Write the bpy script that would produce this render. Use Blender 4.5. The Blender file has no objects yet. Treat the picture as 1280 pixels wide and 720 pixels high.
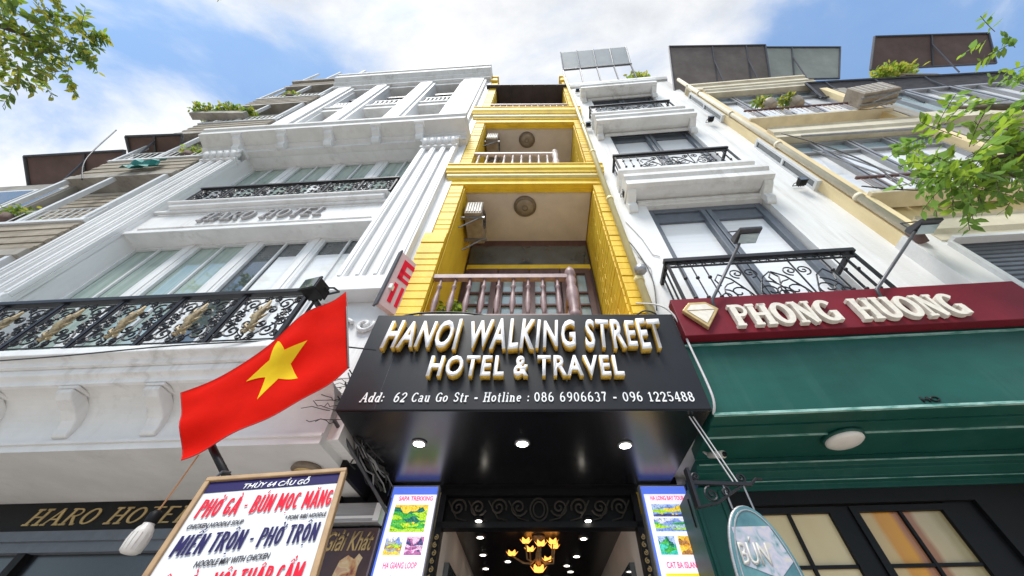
import bpy, bmesh, math, random
from mathutils import Vector, Matrix
R = math.radians
random.seed(7)
S = bpy.context.scene
COL = S.collection

# ------------------------------------------------------------------ camera
PITCH = math.atan(1.197)
cd = bpy.data.cameras.new('camera')
cam = bpy.data.objects.new('camera', cd); COL.objects.link(cam)
cam.location = (0, 0, 1.6)
cam.rotation_euler = (math.pi/2 + PITCH, 0, 0)
cd.sensor_width = 36; cd.sensor_fit = 'HORIZONTAL'
cd.lens = 455/1280*36
cd.shift_x = -24/1280
cd.clip_start = 0.02; cd.clip_end = 2000
S.camera = cam

# ------------------------------------------------------------------ world, sun, exposure
SUN_EL, SUN_AZ = 62, 200          # azimuth measured from +y clockwise: light comes from behind the camera
W_STR = 0.10
w = bpy.data.worlds.new("World"); S.world = w; w.use_nodes = True
nt = w.node_tree; nt.nodes.clear()
def wn(t): return nt.nodes.new(t)
out = wn('ShaderNodeOutputWorld'); bg = wn('ShaderNodeBackground'); bg.inputs[1].default_value = W_STR
sky = wn('ShaderNodeTexSky'); sky.sky_type = 'NISHITA'; sky.sun_disc = False
sky.sun_elevation = R(SUN_EL); sky.sun_rotation = R(SUN_AZ); sky.air_density = 1.0; sky.dust_density = 1.2
tc = wn('ShaderNodeTexCoord'); sep = wn('ShaderNodeSeparateXYZ'); nt.links.new(tc.outputs['Generated'], sep.inputs[0])
zz = wn('ShaderNodeMath'); zz.operation = 'MAXIMUM'; zz.inputs[1].default_value = 0.0; nt.links.new(sep.outputs[2], zz.inputs[0])
za = wn('ShaderNodeMath'); za.operation = 'ADD'; za.inputs[1].default_value = 0.25; nt.links.new(zz.outputs[0], za.inputs[0])
dx = wn('ShaderNodeMath'); dx.operation = 'DIVIDE'; nt.links.new(sep.outputs[0], dx.inputs[0]); nt.links.new(za.outputs[0], dx.inputs[1])
dy = wn('ShaderNodeMath'); dy.operation = 'DIVIDE'; nt.links.new(sep.outputs[1], dy.inputs[0]); nt.links.new(za.outputs[0], dy.inputs[1])
cmb = wn('ShaderNodeCombineXYZ'); nt.links.new(dx.outputs[0], cmb.inputs[0]); nt.links.new(dy.outputs[0], cmb.inputs[1])
mp = wn('ShaderNodeMapping'); mp.inputs['Location'].default_value = (2.0, 1.4, 0.0); mp.inputs['Scale'].default_value = (1.0, 1.5, 1.0)
nt.links.new(cmb.outputs[0], mp.inputs[0])
n1 = wn('ShaderNodeTexNoise'); n1.inputs['Scale'].default_value = 1.55; n1.inputs['Detail'].default_value = 9; n1.inputs['Roughness'].default_value = 0.56
n1.inputs['Distortion'].default_value = 0.35
nt.links.new(mp.outputs[0], n1.inputs['Vector'])
cr = wn('ShaderNodeValToRGB'); cr.color_ramp.elements[0].position = 0.40; cr.color_ramp.elements[1].position = 0.60
cr.color_ramp.elements[0].color = (0.12, 0.12, 0.12, 1); cr.color_ramp.elements[1].color = (1, 1, 1, 1)
cr.color_ramp.interpolation = 'EASE'
nt.links.new(n1.outputs['Fac'], cr.inputs[0])
n2 = wn('ShaderNodeTexNoise'); n2.inputs['Scale'].default_value = 2.6; n2.inputs['Detail'].default_value = 9; n2.inputs['Roughness'].default_value = .6
nt.links.new(mp.outputs[0], n2.inputs['Vector'])
cl = wn('ShaderNodeValToRGB'); cl.color_ramp.elements[0].position = 0.34; cl.color_ramp.elements[1].position = 0.58
cl.color_ramp.elements[0].color = (3.7, 3.85, 4.1, 1); cl.color_ramp.elements[1].color = (5.5, 5.5, 5.5, 1)
nt.links.new(n2.outputs['Fac'], cl.inputs[0])
skm = wn('ShaderNodeMix'); skm.data_type = 'RGBA'; skm.blend_type = 'MULTIPLY'; skm.inputs[0].default_value = 1.0
nt.links.new(sky.outputs[0], skm.inputs[6]); skm.inputs[7].default_value = (0.72, 1.04, 1.2, 1)
mx = wn('ShaderNodeMix'); mx.data_type = 'RGBA'
nt.links.new(cr.outputs[0], mx.inputs[0]); nt.links.new(skm.outputs[2], mx.inputs[6]); nt.links.new(cl.outputs[0], mx.inputs[7])
nt.links.new(mx.outputs[2], bg.inputs[0]); nt.links.new(bg.outputs[0], out.inputs[0])

sd = bpy.data.lights.new('sun', 'SUN'); sd.energy = 2.0; sd.angle = R(22); sd.color = (1.0, 0.96, 0.9)
sun = bpy.data.objects.new('sun', sd); COL.objects.link(sun)
az = R(SUN_AZ); el = R(SUN_EL)
sv = Vector((math.sin(az)*math.cos(el), math.cos(az)*math.cos(el), math.sin(el)))
sun.rotation_euler = (-sv).to_track_quat('-Z', 'Y').to_euler()
S.view_settings.view_transform = 'Standard'; S.view_settings.look = 'None'
S.view_settings.exposure = 1.05; S.view_settings.gamma = 1
S.cycles.max_bounces = 8; S.cycles.diffuse_bounces = 4; S.cycles.glossy_bounces = 4
S.cycles.use_denoising = True

# ------------------------------------------------------------------ materials
def mat(name, col, rough=0.6, metal=0.0, var=0.0, col2=None, scale=3.0, stretch=(1, 1, 1), bump=0.0, bscale=60.0,
        spec=0.5, coat=0.0, emit=None, estr=0.0, contrast=(0.35, 0.7), trans=None, grime=0.0, gcol=(.30, .27, .23)):
    m = bpy.data.materials.new(name); m.use_nodes = True
    t = m.node_tree; b = t.nodes['Principled BSDF']
    b.inputs['Roughness'].default_value = rough; b.inputs['Metallic'].default_value = metal
    b.inputs['Specular IOR Level'].default_value = spec; b.inputs['Coat Weight'].default_value = coat
    b.inputs['Coat Roughness'].default_value = 0.05
    c1 = (*col, 1)
    b.inputs['Base Color'].default_value = c1
    tcn = t.nodes.new('ShaderNodeTexCoord')
    if col2 is not None or var:
        if col2 is None: col2 = tuple(c*(1-var) for c in col)
        mpn = t.nodes.new('ShaderNodeMapping'); mpn.inputs['Scale'].default_value = stretch
        t.links.new(tcn.outputs['Object'], mpn.inputs[0])
        n = t.nodes.new('ShaderNodeTexNoise'); n.inputs['Scale'].default_value = scale; n.inputs['Detail'].default_value = 8
        n.inputs['Roughness'].default_value = 0.62
        t.links.new(mpn.outputs[0], n.inputs['Vector'])
        r = t.nodes.new('ShaderNodeValToRGB'); r.color_ramp.elements[0].position = contrast[0]; r.color_ramp.elements[1].position = contrast[1]
        r.color_ramp.elements[0].color = (*col2, 1); r.color_ramp.elements[1].color = c1
        t.links.new(n.outputs['Fac'], r.inputs[0]); t.links.new(r.outputs[0], b.inputs['Base Color'])
    if grime:
        mg = t.nodes.new('ShaderNodeMapping'); mg.inputs['Scale'].default_value = (7, 7, .32); t.links.new(tcn.outputs['Object'], mg.inputs[0])
        ng = t.nodes.new('ShaderNodeTexNoise'); ng.inputs['Scale'].default_value = 1.0; ng.inputs['Detail'].default_value = 6; ng.inputs['Roughness'].default_value = .68
        t.links.new(mg.outputs[0], ng.inputs['Vector'])
        nb = t.nodes.new('ShaderNodeTexNoise'); nb.inputs['Scale'].default_value = .9; nb.inputs['Detail'].default_value = 5; t.links.new(tcn.outputs['Object'], nb.inputs['Vector'])
        rg = t.nodes.new('ShaderNodeMapRange'); rg.inputs[1].default_value = .50; rg.inputs[2].default_value = .74; t.links.new(ng.outputs['Fac'], rg.inputs[0])
        rb = t.nodes.new('ShaderNodeMapRange'); rb.inputs[1].default_value = .42; rb.inputs[2].default_value = .66; t.links.new(nb.outputs['Fac'], rb.inputs[0])
        mu = t.nodes.new('ShaderNodeMath'); mu.operation = 'MULTIPLY'; t.links.new(rg.outputs[0], mu.inputs[0]); t.links.new(rb.outputs[0], mu.inputs[1])
        mu2 = t.nodes.new('ShaderNodeMath'); mu2.operation = 'MULTIPLY'; mu2.inputs[1].default_value = grime; t.links.new(mu.outputs[0], mu2.inputs[0])
        mc = t.nodes.new('ShaderNodeMix'); mc.data_type = 'RGBA'; t.links.new(mu2.outputs[0], mc.inputs[0]); mc.inputs[7].default_value = (*gcol, 1)
        src = b.inputs['Base Color'].links[0].from_socket if b.inputs['Base Color'].links else None
        if src: t.links.new(src, mc.inputs[6])
        else: mc.inputs[6].default_value = c1
        t.links.new(mc.outputs[2], b.inputs['Base Color'])
    if bump:
        n3 = t.nodes.new('ShaderNodeTexNoise'); n3.inputs['Scale'].default_value = bscale; n3.inputs['Detail'].default_value = 4
        t.links.new(tcn.outputs['Object'], n3.inputs['Vector'])
        bp = t.nodes.new('ShaderNodeBump'); bp.inputs['Strength'].default_value = bump; bp.inputs['Distance'].default_value = 0.01
        t.links.new(n3.outputs['Fac'], bp.inputs['Height']); t.links.new(bp.outputs[0], b.inputs['Normal'])
    if emit:
        b.inputs['Emission Color'].default_value = (*emit, 1); b.inputs['Emission Strength'].default_value = estr
    if trans:
        tr = t.nodes.new('ShaderNodeBsdfTranslucent'); tr.inputs[0].default_value = (*trans, 1)
        ms = t.nodes.new('ShaderNodeMixShader'); ms.inputs[0].default_value = 0.4
        t.links.new(b.outputs[0], ms.inputs[1]); t.links.new(tr.outputs[0], ms.inputs[2])
        t.links.new(ms.outputs[0], t.nodes['Material Output'].inputs[0])
    return m
def ramp_mat(name, stops, scale=4, rough=0.4, seed=0.0, stretch=(1, 1, 1), emit=0.0, axis=None):
    """picture-like material: several colours picked by noise"""
    m = bpy.data.materials.new(name); m.use_nodes = True
    t = m.node_tree; b = t.nodes['Principled BSDF']; b.inputs['Roughness'].default_value = rough
    tcn = t.nodes.new('ShaderNodeTexCoord'); mpn = t.nodes.new('ShaderNodeMapping')
    mpn.inputs['Location'].default_value = (seed, seed*1.7, seed*.3); mpn.inputs['Scale'].default_value = stretch
    t.links.new(tcn.outputs['Object'], mpn.inputs[0])
    n = t.nodes.new('ShaderNodeTexNoise'); n.inputs['Scale'].default_value = scale; n.inputs['Detail'].default_value = 6
    n.inputs['Distortion'].default_value = 1.2
    t.links.new(mpn.outputs[0], n.inputs['Vector'])
    r = t.nodes.new('ShaderNodeValToRGB'); e = r.color_ramp.elements
    e[0].position = stops[0][0]; e[0].color = (*stops[0][1], 1); e[1].position = stops[-1][0]; e[1].color = (*stops[-1][1], 1)
    for p, c in stops[1:-1]:
        x = e.new(p); x.color = (*c, 1)
    t.links.new(n.outputs['Fac'], r.inputs[0]); t.links.new(r.outputs[0], b.inputs['Base Color'])
    if emit:
        t.links.new(r.outputs[0], b.inputs['Emission Color']); b.inputs['Emission Strength'].default_value = emit
    return m
M = {}
M['white'] = mat('white_paint', (.80, .80, .795), .55, var=.16, scale=1.6, stretch=(1.5, 1.5, .35), bump=.12, bscale=45, contrast=(.25, .6), grime=.55)
M['white_b'] = mat('white_plaster', (.80, .795, .78), .7, col2=(.60, .58, .55), scale=1.3, stretch=(1.6, 1.6, .3), bump=.25, bscale=35, contrast=(.22, .55), grime=.7)
M['soffit_w'] = mat('white_soffit_paint', (.76, .75, .73), .7, var=.14, scale=2.2, bump=.1, grime=.5)
M['yellow'] = mat('yellow_paint', (.88, .60, .035), .6, col2=(.70, .44, .02), scale=2.6, stretch=(1.4, 1.4, .5), bump=.3, bscale=40, contrast=(.25, .6), grime=.6, gcol=(.30, .19, .04))
M['yellow_l'] = mat('pale_yellow_paint', (.80, .66, .26), .55, var=.25, scale=5, bump=.1)
M['pipe_y'] = mat('yellow_pipe', (.88, .74, .36), .4, var=.25, scale=6, stretch=(1, 1, .3))
M['ceil'] = mat('cream_ceiling', (.78, .70, .63), .8, var=.18, scale=1.7, bump=.08)
M['cream'] = mat('cream_paint', (.88, .72, .42), .7, col2=(.68, .52, .28), scale=1.5, stretch=(1.6, 1.6, .3), bump=.25, bscale=35, contrast=(.25, .6), grime=.6)
M['cream_l'] = mat('pale_cream_paint', (.78, .71, .54), .7, col2=(.58, .51, .38), scale=2.5, stretch=(1, 1, .5), bump=.2)
M['iron'] = mat('black_wrought_iron', (.018, .018, .022), .45, metal=.3, var=.3, scale=30)
M['black'] = mat('black_paint', (.007, .007, .008), .5, var=.3, scale=8, spec=.25)
M['signblk'] = mat('black_sign_panel', (.015, .0155, .019), .38, spec=.3, var=.25, scale=2.5, bump=.02, bscale=20)
M['gloss'] = mat('glossy_black_panel', (.006, .006, .008), .26, spec=1.0, var=.2, scale=4)
M['frame_g'] = mat('grey_window_frame', (.13, .15, .18), .45, var=.2, scale=12)
M['frame_w'] = mat('white_window_frame', (.74, .75, .75), .4, var=.12, scale=9)
def glass(name, base, tint, ior=1.9, rough=.03, stretch=(1, 1, 1), scale=3):
    m = mat(name, base, rough, col2=tint, scale=scale, stretch=stretch, contrast=(.3, .7), bump=.015, bscale=2.2)
    m.node_tree.nodes['Principled BSDF'].inputs['IOR'].default_value = ior
    return m
M['gl_haro'] = glass('greenish_glass_over_curtain', (.42, .51, .46), (.24, .32, .28), 2.1, scale=1.6, stretch=(9, 9, .4))
M['gl_blind'] = glass('glass_over_white_blind', (.88, .88, .88), (.78, .79, .80), 2.0, scale=2, stretch=(.4, .4, 9))  # white cloud reflection painted into the pane colour
M['gl_dark'] = glass('dark_window_glass', (.09, .11, .12), (.04, .05, .055), 2.1)
M['gl_pale'] = glass('pale_blue_glass', (.45, .55, .57), (.3, .4, .43), 1.8)
M['gold'] = mat('old_gold', (.42, .33, .18), .55, metal=.25, col2=(.16, .12, .07), scale=30, bump=.4, bscale=60)
M['bead'] = mat('gold_paint', (.62, .45, .2), .4, metal=.3, var=.3, scale=20)
M['letter_w'] = mat('white_letter_face', (.86, .85, .86), .4, var=.08, scale=20)
M['letter_y'] = mat('yellow_letter_side', (.85, .58, .12), .45, col2=(.6, .36, .04), scale=20)
M['white_txt'] = mat('white_print', (.85, .85, .85), .5)
M['letter_cream'] = mat('cream_letter', (.80, .74, .64), .5, var=.2, scale=18)
M['dark_letter'] = mat('grey_letter', (.42, .41, .41), .5, var=.3, scale=9)  # grey blends white letter faces with the shadow on their sides
M['burg'] = mat('burgundy_panel', (.19, .012, .024), .5, spec=.2, var=.3, scale=2, bump=.02)
M['green'] = mat('dark_green_paint', (.009, .085, .066), .45, spec=.28, col2=(.006, .054, .042), scale=1.2, stretch=(1, 1, 2.2), bump=.08, bscale=9, contrast=(.3, .65), grime=.5, gcol=(.05, .13, .11))
M['green_l'] = mat('worn_green_edge', (.30, .48, .43), .5, col2=(.05, .2, .16), scale=6, stretch=(1.0, 4, 4), contrast=(.35, .55))
M['brown'] = mat('brown_painted_wood', (.16, .082, .078), .5, col2=(.09, .042, .04), scale=9, stretch=(1, 1, .3))
M['mauve'] = mat('mauve_painted_wood', (.36, .24, .24), .5, col2=(.2, .12, .12), scale=9)
M['railpink'] = mat('pale_pink_paint', (.66, .55, .50), .55, var=.3, scale=9)
M['dkroof'] = mat('dark_brown_sheet', (.055, .04, .045), .6, col2=(.03, .022, .026), scale=2)
M['awn'] = mat('brown_awning_canvas', (.20, .165, .15), .8, col2=(.12, .095, .085), scale=1.6)
M['awn_b'] = mat('dark_brown_awning_canvas', (.16, .10, .085), .8, col2=(.10, .06, .05), scale=1.6)
M['awn_g'] = mat('grey_green_awning_canvas', (.36, .38, .34), .8, var=.25, scale=1.6)
M['awn_d'] = mat('black_shade_net', (.03, .028, .034), .85, col2=(.07, .065, .07), scale=5, stretch=(1, 1, 3))
M['steel'] = mat('grey_steel', (.32, .32, .33), .45, metal=.5, var=.3, scale=15)
M['steel_d'] = mat('dark_steel', (.10, .10, .11), .45, metal=.4, var=.3, scale=15)
M['alu'] = mat('brushed_grey_metal', (.42, .42, .43), .4, metal=.5, var=.2, scale=20, stretch=(.2, 1, 6))
M['ac_w'] = mat('off_white_plastic', (.66, .64, .60), .5, col2=(.46, .43, .38), scale=7)
M['ac_b'] = mat('grimy_beige_metal', (.40, .34, .27), .6, col2=(.24, .19, .14), scale=7)
M['lampw'] = mat('white_lamp_glass', (.75, .72, .68), .35, var=.08, scale=8)
M['lamp_b'] = mat('brown_lamp_shade', (.24, .19, .14), .4, var=.3, scale=14)
M['red'] = mat('red_flag_cloth', (.82, .012, .005), .85, var=.14, scale=5, bump=.55, bscale=7, trans=(.85, .015, .006), spec=.08)
M['star'] = mat('yellow_flag_star', (.95, .76, .03), .85, spec=.1, bump=.5, bscale=7, var=.08, scale=8, trans=(.9, .6, .05))
M['wood'] = mat('light_wood_frame', (.42, .27, .13), .6, col2=(.26, .15, .07), scale=6, stretch=(1, 1, 1))
M['board'] = mat('white_printed_board', (.70, .71, .73), .5, var=.12, scale=5, spec=.2, grime=.35)
M['navy'] = mat('navy_print', (.018, .014, .085), .6, spec=.12)
M['redp'] = mat('red_print', (.70, .010, .035), .6, spec=.12)
M['grey_txt'] = mat('grey_print', (.06, .055, .07), .6, spec=.12)
M['bark'] = mat('grey_bark', (.16, .12, .085), .9, col2=(.08, .06, .04), scale=9, stretch=(2, 2, .5), bump=.5, bscale=25)
M['beige'] = mat('beige_boards', (.46, .40, .32), .8, col2=(.24, .20, .15), scale=2.2, stretch=(.5, 1, 5), bump=.2, grime=.8, gcol=(.10, .085, .065))
M['greywall'] = mat('weathered_grey_wall', (.47, .44, .39), .85, col2=(.26, .235, .20), scale=1.4, stretch=(1.4, 1.4, .4), bump=.3, grime=.8, gcol=(.10, .09, .075))
M['teal'] = mat('teal_tarpaulin', (.02, .26, .24), .6, var=.4, scale=6)
M['asphalt'] = mat('asphalt', (.10, .10, .10), .85, var=.35, scale=3, bump=.4, bscale=80)
M['paving'] = mat('pale_stone_paving', (.52, .48, .45), .75, col2=(.40, .37, .34), scale=4, bump=.2, bscale=30)
M['cable'] = mat('black_cable', (.02, .02, .02), .5)
M['cable_w'] = mat('white_cable', (.62, .60, .60), .5, var=.2, scale=12)
M['orange'] = mat('orange_cord', (.50, .24, .10), .6)
M['curt'] = mat('beige_curtain', (.46, .36, .19), .8, col2=(.36, .27, .14), scale=4, stretch=(6, 1, .3))
M['pink'] = mat('pale_pink_board', (.66, .46, .46), .5, var=.15, scale=8)
M['scroll'] = mat('dark_bronze_scroll', (.055, .047, .040), .55, spec=.3, var=.3, scale=20)
M['emit_w'] = mat('white_led_light', (1, 1, 1), .4, emit=(1, .97, .92), estr=9)
M['emit_s'] = mat('small_white_led', (1, 1, 1), .4, emit=(1, .93, .8), estr=6)
M['emit_a'] = mat('amber_glass_lit', (.8, .4, .1), .3, emit=(1, .40, .07), estr=1.1)
M['poster'] = mat('backlit_poster_white', (.8, .8, .85), .3, emit=(.80, .78, 1.0), estr=.48)
M['poster_blue'] = mat('backlit_poster_blue', (.10, .16, .6), .3, emit=(.10, .20, .85), estr=.42)
M['poster_red'] = mat('backlit_poster_red', (.75, .05, .12), .3, emit=(.9, .06, .16), estr=.42)
M['poster_yel'] = mat('backlit_poster_yellow', (.9, .65, .03), .3, emit=(1, .66, .02), estr=.5)
def leafmat(name, a, b_):
    return mat(name, a, .5, col2=b_, scale=1.4, trans=tuple(min(1, x*1.9) for x in a))
M['leaf'] = leafmat('green_leaf', (.11, .17, .03), (.065, .11, .02))
M['leaf_l'] = leafmat('light_green_leaf', (.22, .32, .03), (.13, .21, .025))
M['leaf_g'] = leafmat('fresh_green_leaf', (.15, .26, .05), (.09, .17, .03))
M['leaf_y'] = leafmat('yellow_green_leaf', (.30, .29, .04), (.17, .19, .03))

# ------------------------------------------------------------------ mesh helpers
class MB:
    def __init__(s): s.v = []; s.f = []; s.mi = []; s.mats = []; s.cur = 0; s.sm = []; s.smooth = False
    def use(s, m):
        if m not in s.mats: s.mats.append(m)
        s.cur = s.mats.index(m); return s
    def add(s, vs, fs):
        o = len(s.v); s.v += [tuple(v) for v in vs]
        for f in fs: s.f.append(tuple(i+o for i in f)); s.mi.append(s.cur); s.sm.append(s.smooth)
        return s
    def box(s, x0, x1, y0, y1, z0, z1):
        if x0 > x1: x0, x1 = x1, x0
        if y0 > y1: y0, y1 = y1, y0
        if z0 > z1: z0, z1 = z1, z0
        return s.add([(x0,y0,z0),(x1,y0,z0),(x1,y1,z0),(x0,y1,z0),(x0,y0,z1),(x1,y0,z1),(x1,y1,z1),(x0,y1,z1)],
              [(0,3,2,1),(4,5,6,7),(0,1,5,4),(1,2,6,5),(2,3,7,6),(3,0,4,7)])
    def prof(s, pts, x0, x1):      # (y,z) outline extruded along x; outline order any
        n = len(pts); a = sum(pts[i][0]*pts[(i+1)%n][1]-pts[(i+1)%n][0]*pts[i][1] for i in range(n))
        if a < 0: pts = pts[::-1]
        vs = [(x0, y, z) for y, z in pts] + [(x1, y, z) for y, z in pts]
        fs = [tuple(range(n-1, -1, -1)), tuple(range(n, 2*n))]
        fs += [(i, (i+1) % n, n+(i+1) % n, n+i) for i in range(n)]
        return s.add(vs, fs)
    def poly(s, pts, y0, y1):      # (x,z) outline extruded along y (front at y0)
        n = len(pts); a = sum(pts[i][0]*pts[(i+1)%n][1]-pts[(i+1)%n][0]*pts[i][1] for i in range(n))
        if a < 0: pts = pts[::-1]
        vs = [(x, y0, z) for x, z in pts] + [(x, y1, z) for x, z in pts]
        fs = [tuple(range(n)), tuple(range(2*n-1, n-1, -1))]
        fs += [((i+1) % n, i, n+i, n+(i+1) % n) for i in range(n)]
        return s.add(vs, fs)
    def vprism(s, pts, z0, z1):    # (x,y) outline extruded along z
        n = len(pts); a = sum(pts[i][0]*pts[(i+1)%n][1]-pts[(i+1)%n][0]*pts[i][1] for i in range(n))
        if a < 0: pts = pts[::-1]
        vs = [(x, y, z0) for x, y in pts] + [(x, y, z1) for x, y in pts]
        fs = [tuple(range(n-1, -1, -1)), tuple(range(n, 2*n))]
        fs += [(i, (i+1) % n, n+(i+1) % n, n+i) for i in range(n)]
        return s.add(vs, fs)
    def tube(s, pts, r, n=5, closed=False):
        pts = [Vector(p) for p in pts]; m = len(pts)
        rs = r if isinstance(r, (list, tuple)) else [r]*m
        vs = []; prev = None
        for i, p in enumerate(pts):
            a = pts[(i-1) % m] if (closed or i > 0) else p; b = pts[(i+1) % m] if (closed or i < m-1) else p
            t = (b-a)
            if t.length < 1e-9: t = Vector((0, 0, 1))
            t.normalize()
            if prev is None:
                u = t.orthogonal().normalized()
            else:
                u = prev - t*prev.dot(t)
                u = u.normalized() if u.length > 1e-6 else t.orthogonal().normalized()
            prev = u; q = t.cross(u)
            for k in range(n):
                an = 2*math.pi*(k+.5)/n
                vs.append(p + (u*math.cos(an)+q*math.sin(an))*rs[i])
        fs = []
        for i in range(m if closed else m-1):
            j = (i+1) % m
            for k in range(n):
                l = (k+1) % n
                fs.append((i*n+k, i*n+l, j*n+l, j*n+k))
        if not closed:
            fs.append(tuple(range(n-1, -1, -1))); fs.append(tuple((m-1)*n+k for k in range(n)))
        o = s.smooth; s.smooth = n > 5; s.add(vs, fs); s.smooth = o
        return s
    def lathe(s, prof, c, axis='z', n=20):   # (r,h) profile round an axis through c
        vs = []; c = Vector(c)
        for r, h in prof:
            for k in range(n):
                a = 2*math.pi*k/n
                p = (r*math.cos(a), r*math.sin(a), h) if axis == 'z' else (r*math.cos(a), h, r*math.sin(a)) if axis == 'y' else (h, r*math.cos(a), r*math.sin(a))
                vs.append(c+Vector(p))
        fs = []
        for i in range(len(prof)-1):
            for k in range(n):
                l = (k+1) % n
                f = (i*n+k, i*n+l, (i+1)*n+l, (i+1)*n+k)
                fs.append(f if axis != 'y' else f[::-1])
        o = s.smooth; s.smooth = True; s.add(vs, fs); s.smooth = o
        a = tuple(range(n-1, -1, -1)); b = tuple((len(prof)-1)*n+k for k in range(n))
        return s.add(vs, [a, b]) if False else s._cap(vs, a, b)
    def _cap(s, vs, a, b):
        o = len(s.v)-len(vs)
        for f in (a, b): s.f.append(tuple(i+o for i in f)); s.mi.append(s.cur); s.sm.append(False)
        return s
    def ball(s, c, r, n=8):
        return s.lathe([(r*math.sin(math.pi*(i+.08)/(n+.16))*1.0, -r*math.cos(math.pi*(i+.08)/(n+.16))) for i in range(n+1)], c, 'z', max(8, n))
    def build(s, name, m=None, parent=None, bevel=0.0, mw=None):
        me = bpy.data.meshes.new(name); me.from_pydata(s.v, [], s.f)
        mats = s.mats or ([m] if m else [])
        for x in mats: me.materials.append(x)
        me.polygons.foreach_set('material_index', s.mi); me.polygons.foreach_set('use_smooth', s.sm)
        me.update()
        bm = bmesh.new(); bm.from_mesh(me); bmesh.ops.recalc_face_normals(bm, faces=bm.faces); bm.to_mesh(me); bm.free()
        o = bpy.data.objects.new(name, me); COL.objects.link(o)
        if parent: o.parent = parent
        if mw is not None: o.matrix_local = mw
        if bevel:
            b = o.modifiers.new('bevel', 'BEVEL'); b.width = bevel; b.segments = 2; b.limit_method = 'ANGLE'; b.angle_limit = R(50)
        return o
def tag(o, label=None, cat=None, group=None, kind=None):
    if label: o['label'] = label
    if cat: o['category'] = cat
    if group: o['group'] = group
    if kind: o['kind'] = kind
    return o
def empty(name, loc=(0, 0, 0), rz=0, label=None, cat=None, group=None):
    o = bpy.data.objects.new(name, None); COL.objects.link(o); o.location = loc; o.rotation_euler = (0, 0, rz)
    o.empty_display_size = .2
    return tag(o, label, cat, group)
def copy_tree(o, parent=None):
    c = o.copy(); COL.objects.link(c)
    if parent: c.parent = parent
    for ch in list(o.children): copy_tree(ch, c)
    return c
def frame(psi, ox, oy):
    return ox, oy, -R(psi)
def to_world(fr, u, d, z):
    ox, oy, a = fr
    return Vector((ox + u*math.cos(a) - d*math.sin(a), oy + u*math.sin(a) + d*math.cos(a), z))

def text(name, body, parent, x0, x1, z0, z1, y, mface, mside=None, depth=.01, bold=0.0, shear=0.0, jitter=None, mw=None, spacing=1.0):
    """raised or printed lettering filling the box x0..x1, z0..z1; front face at y (towards -y)"""
    c = bpy.data.curves.new(name, 'FONT'); c.body = body; c.size = 1; c.offset = bold; c.shear = shear; c.space_character = spacing
    c.resolution_u = 3
    t = bpy.data.objects.new(name, c); COL.objects.link(t)
    dg = bpy.context.evaluated_depsgraph_get(); dg.update()
    ev = t.evaluated_get(dg); me2 = bpy.data.meshes.new_from_object(ev)
    bpy.data.objects.remove(t); bpy.data.curves.remove(c)
    bm = bmesh.new(); bm.from_mesh(me2); bpy.data.meshes.remove(me2)
    bmesh.ops.remove_doubles(bm, verts=bm.verts, dist=1e-5)
    if jitter:
        rnd = random.Random(jitter)
        seen = set()
        for v0 in list(bm.verts):
            if v0 in seen: continue
            st = [v0]; isl = []
            seen.add(v0)
            while st:
                v = st.pop(); isl.append(v)
                for e in v.link_edges:
                    o = e.other_vert(v)
                    if o not in seen: seen.add(o); st.append(o)
            cx = sum(v.co.x for v in isl)/len(isl); cy = sum(v.co.y for v in isl)/len(isl)
            sy = 1+rnd.uniform(-.09, .09); a = rnd.uniform(-.06, .06)
            k1 = rnd.uniform(-.05, .05)
            for v in isl:
                dx, dy = v.co.x-cx, (v.co.y-cy)*sy
                v.co.x = cx+dx*math.cos(a)-dy*math.sin(a)+k1*dy*dy
                v.co.y = cy+dx*math.sin(a)+dy*math.cos(a)
    xs = [v.co.x for v in bm.verts]; ys = [v.co.y for v in bm.verts]
    ax, bx, ay, by = min(xs), max(xs), min(ys), max(ys)
    fx = (x1-x0)/(bx-ax); fz = (z1-z0)/(by-ay)
    for v in bm.verts:
        v.co = Vector((x0+(v.co.x-ax)*fx, y, z0+(v.co.y-ay)*fz))
    bmesh.ops.recalc_face_normals(bm, faces=bm.faces)
    for f in bm.faces:
        f.normal_update()
    if sum(f.normal.y*f.calc_area() for f in bm.faces) > 0: bmesh.ops.reverse_faces(bm, faces=bm.faces)
    front = list(bm.faces)
    for f in front: f.material_index = 0
    ex = bmesh.ops.extrude_face_region(bm, geom=front, use_keep_orig=True)
    nv = [g for g in ex['geom'] if isinstance(g, bmesh.types.BMVert)]
    nf = [g for g in ex['geom'] if isinstance(g, bmesh.types.BMFace)]
    for v in nv: v.co.y += depth
    fs = set(front)
    for f in bm.faces:
        if f not in fs: f.material_index = 1 if mside else 0
    bmesh.ops.recalc_face_normals(bm, faces=bm.faces)
    me = bpy.data.meshes.new(name); bm.to_mesh(me); bm.free()
    me.materials.append(mface)
    if mside: me.materials.append(mside)
    o = bpy.data.objects.new(name, me); COL.objects.link(o)
    if parent: o.parent = parent
    if mw is not None: o.matrix_local = mw
    return o

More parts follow.
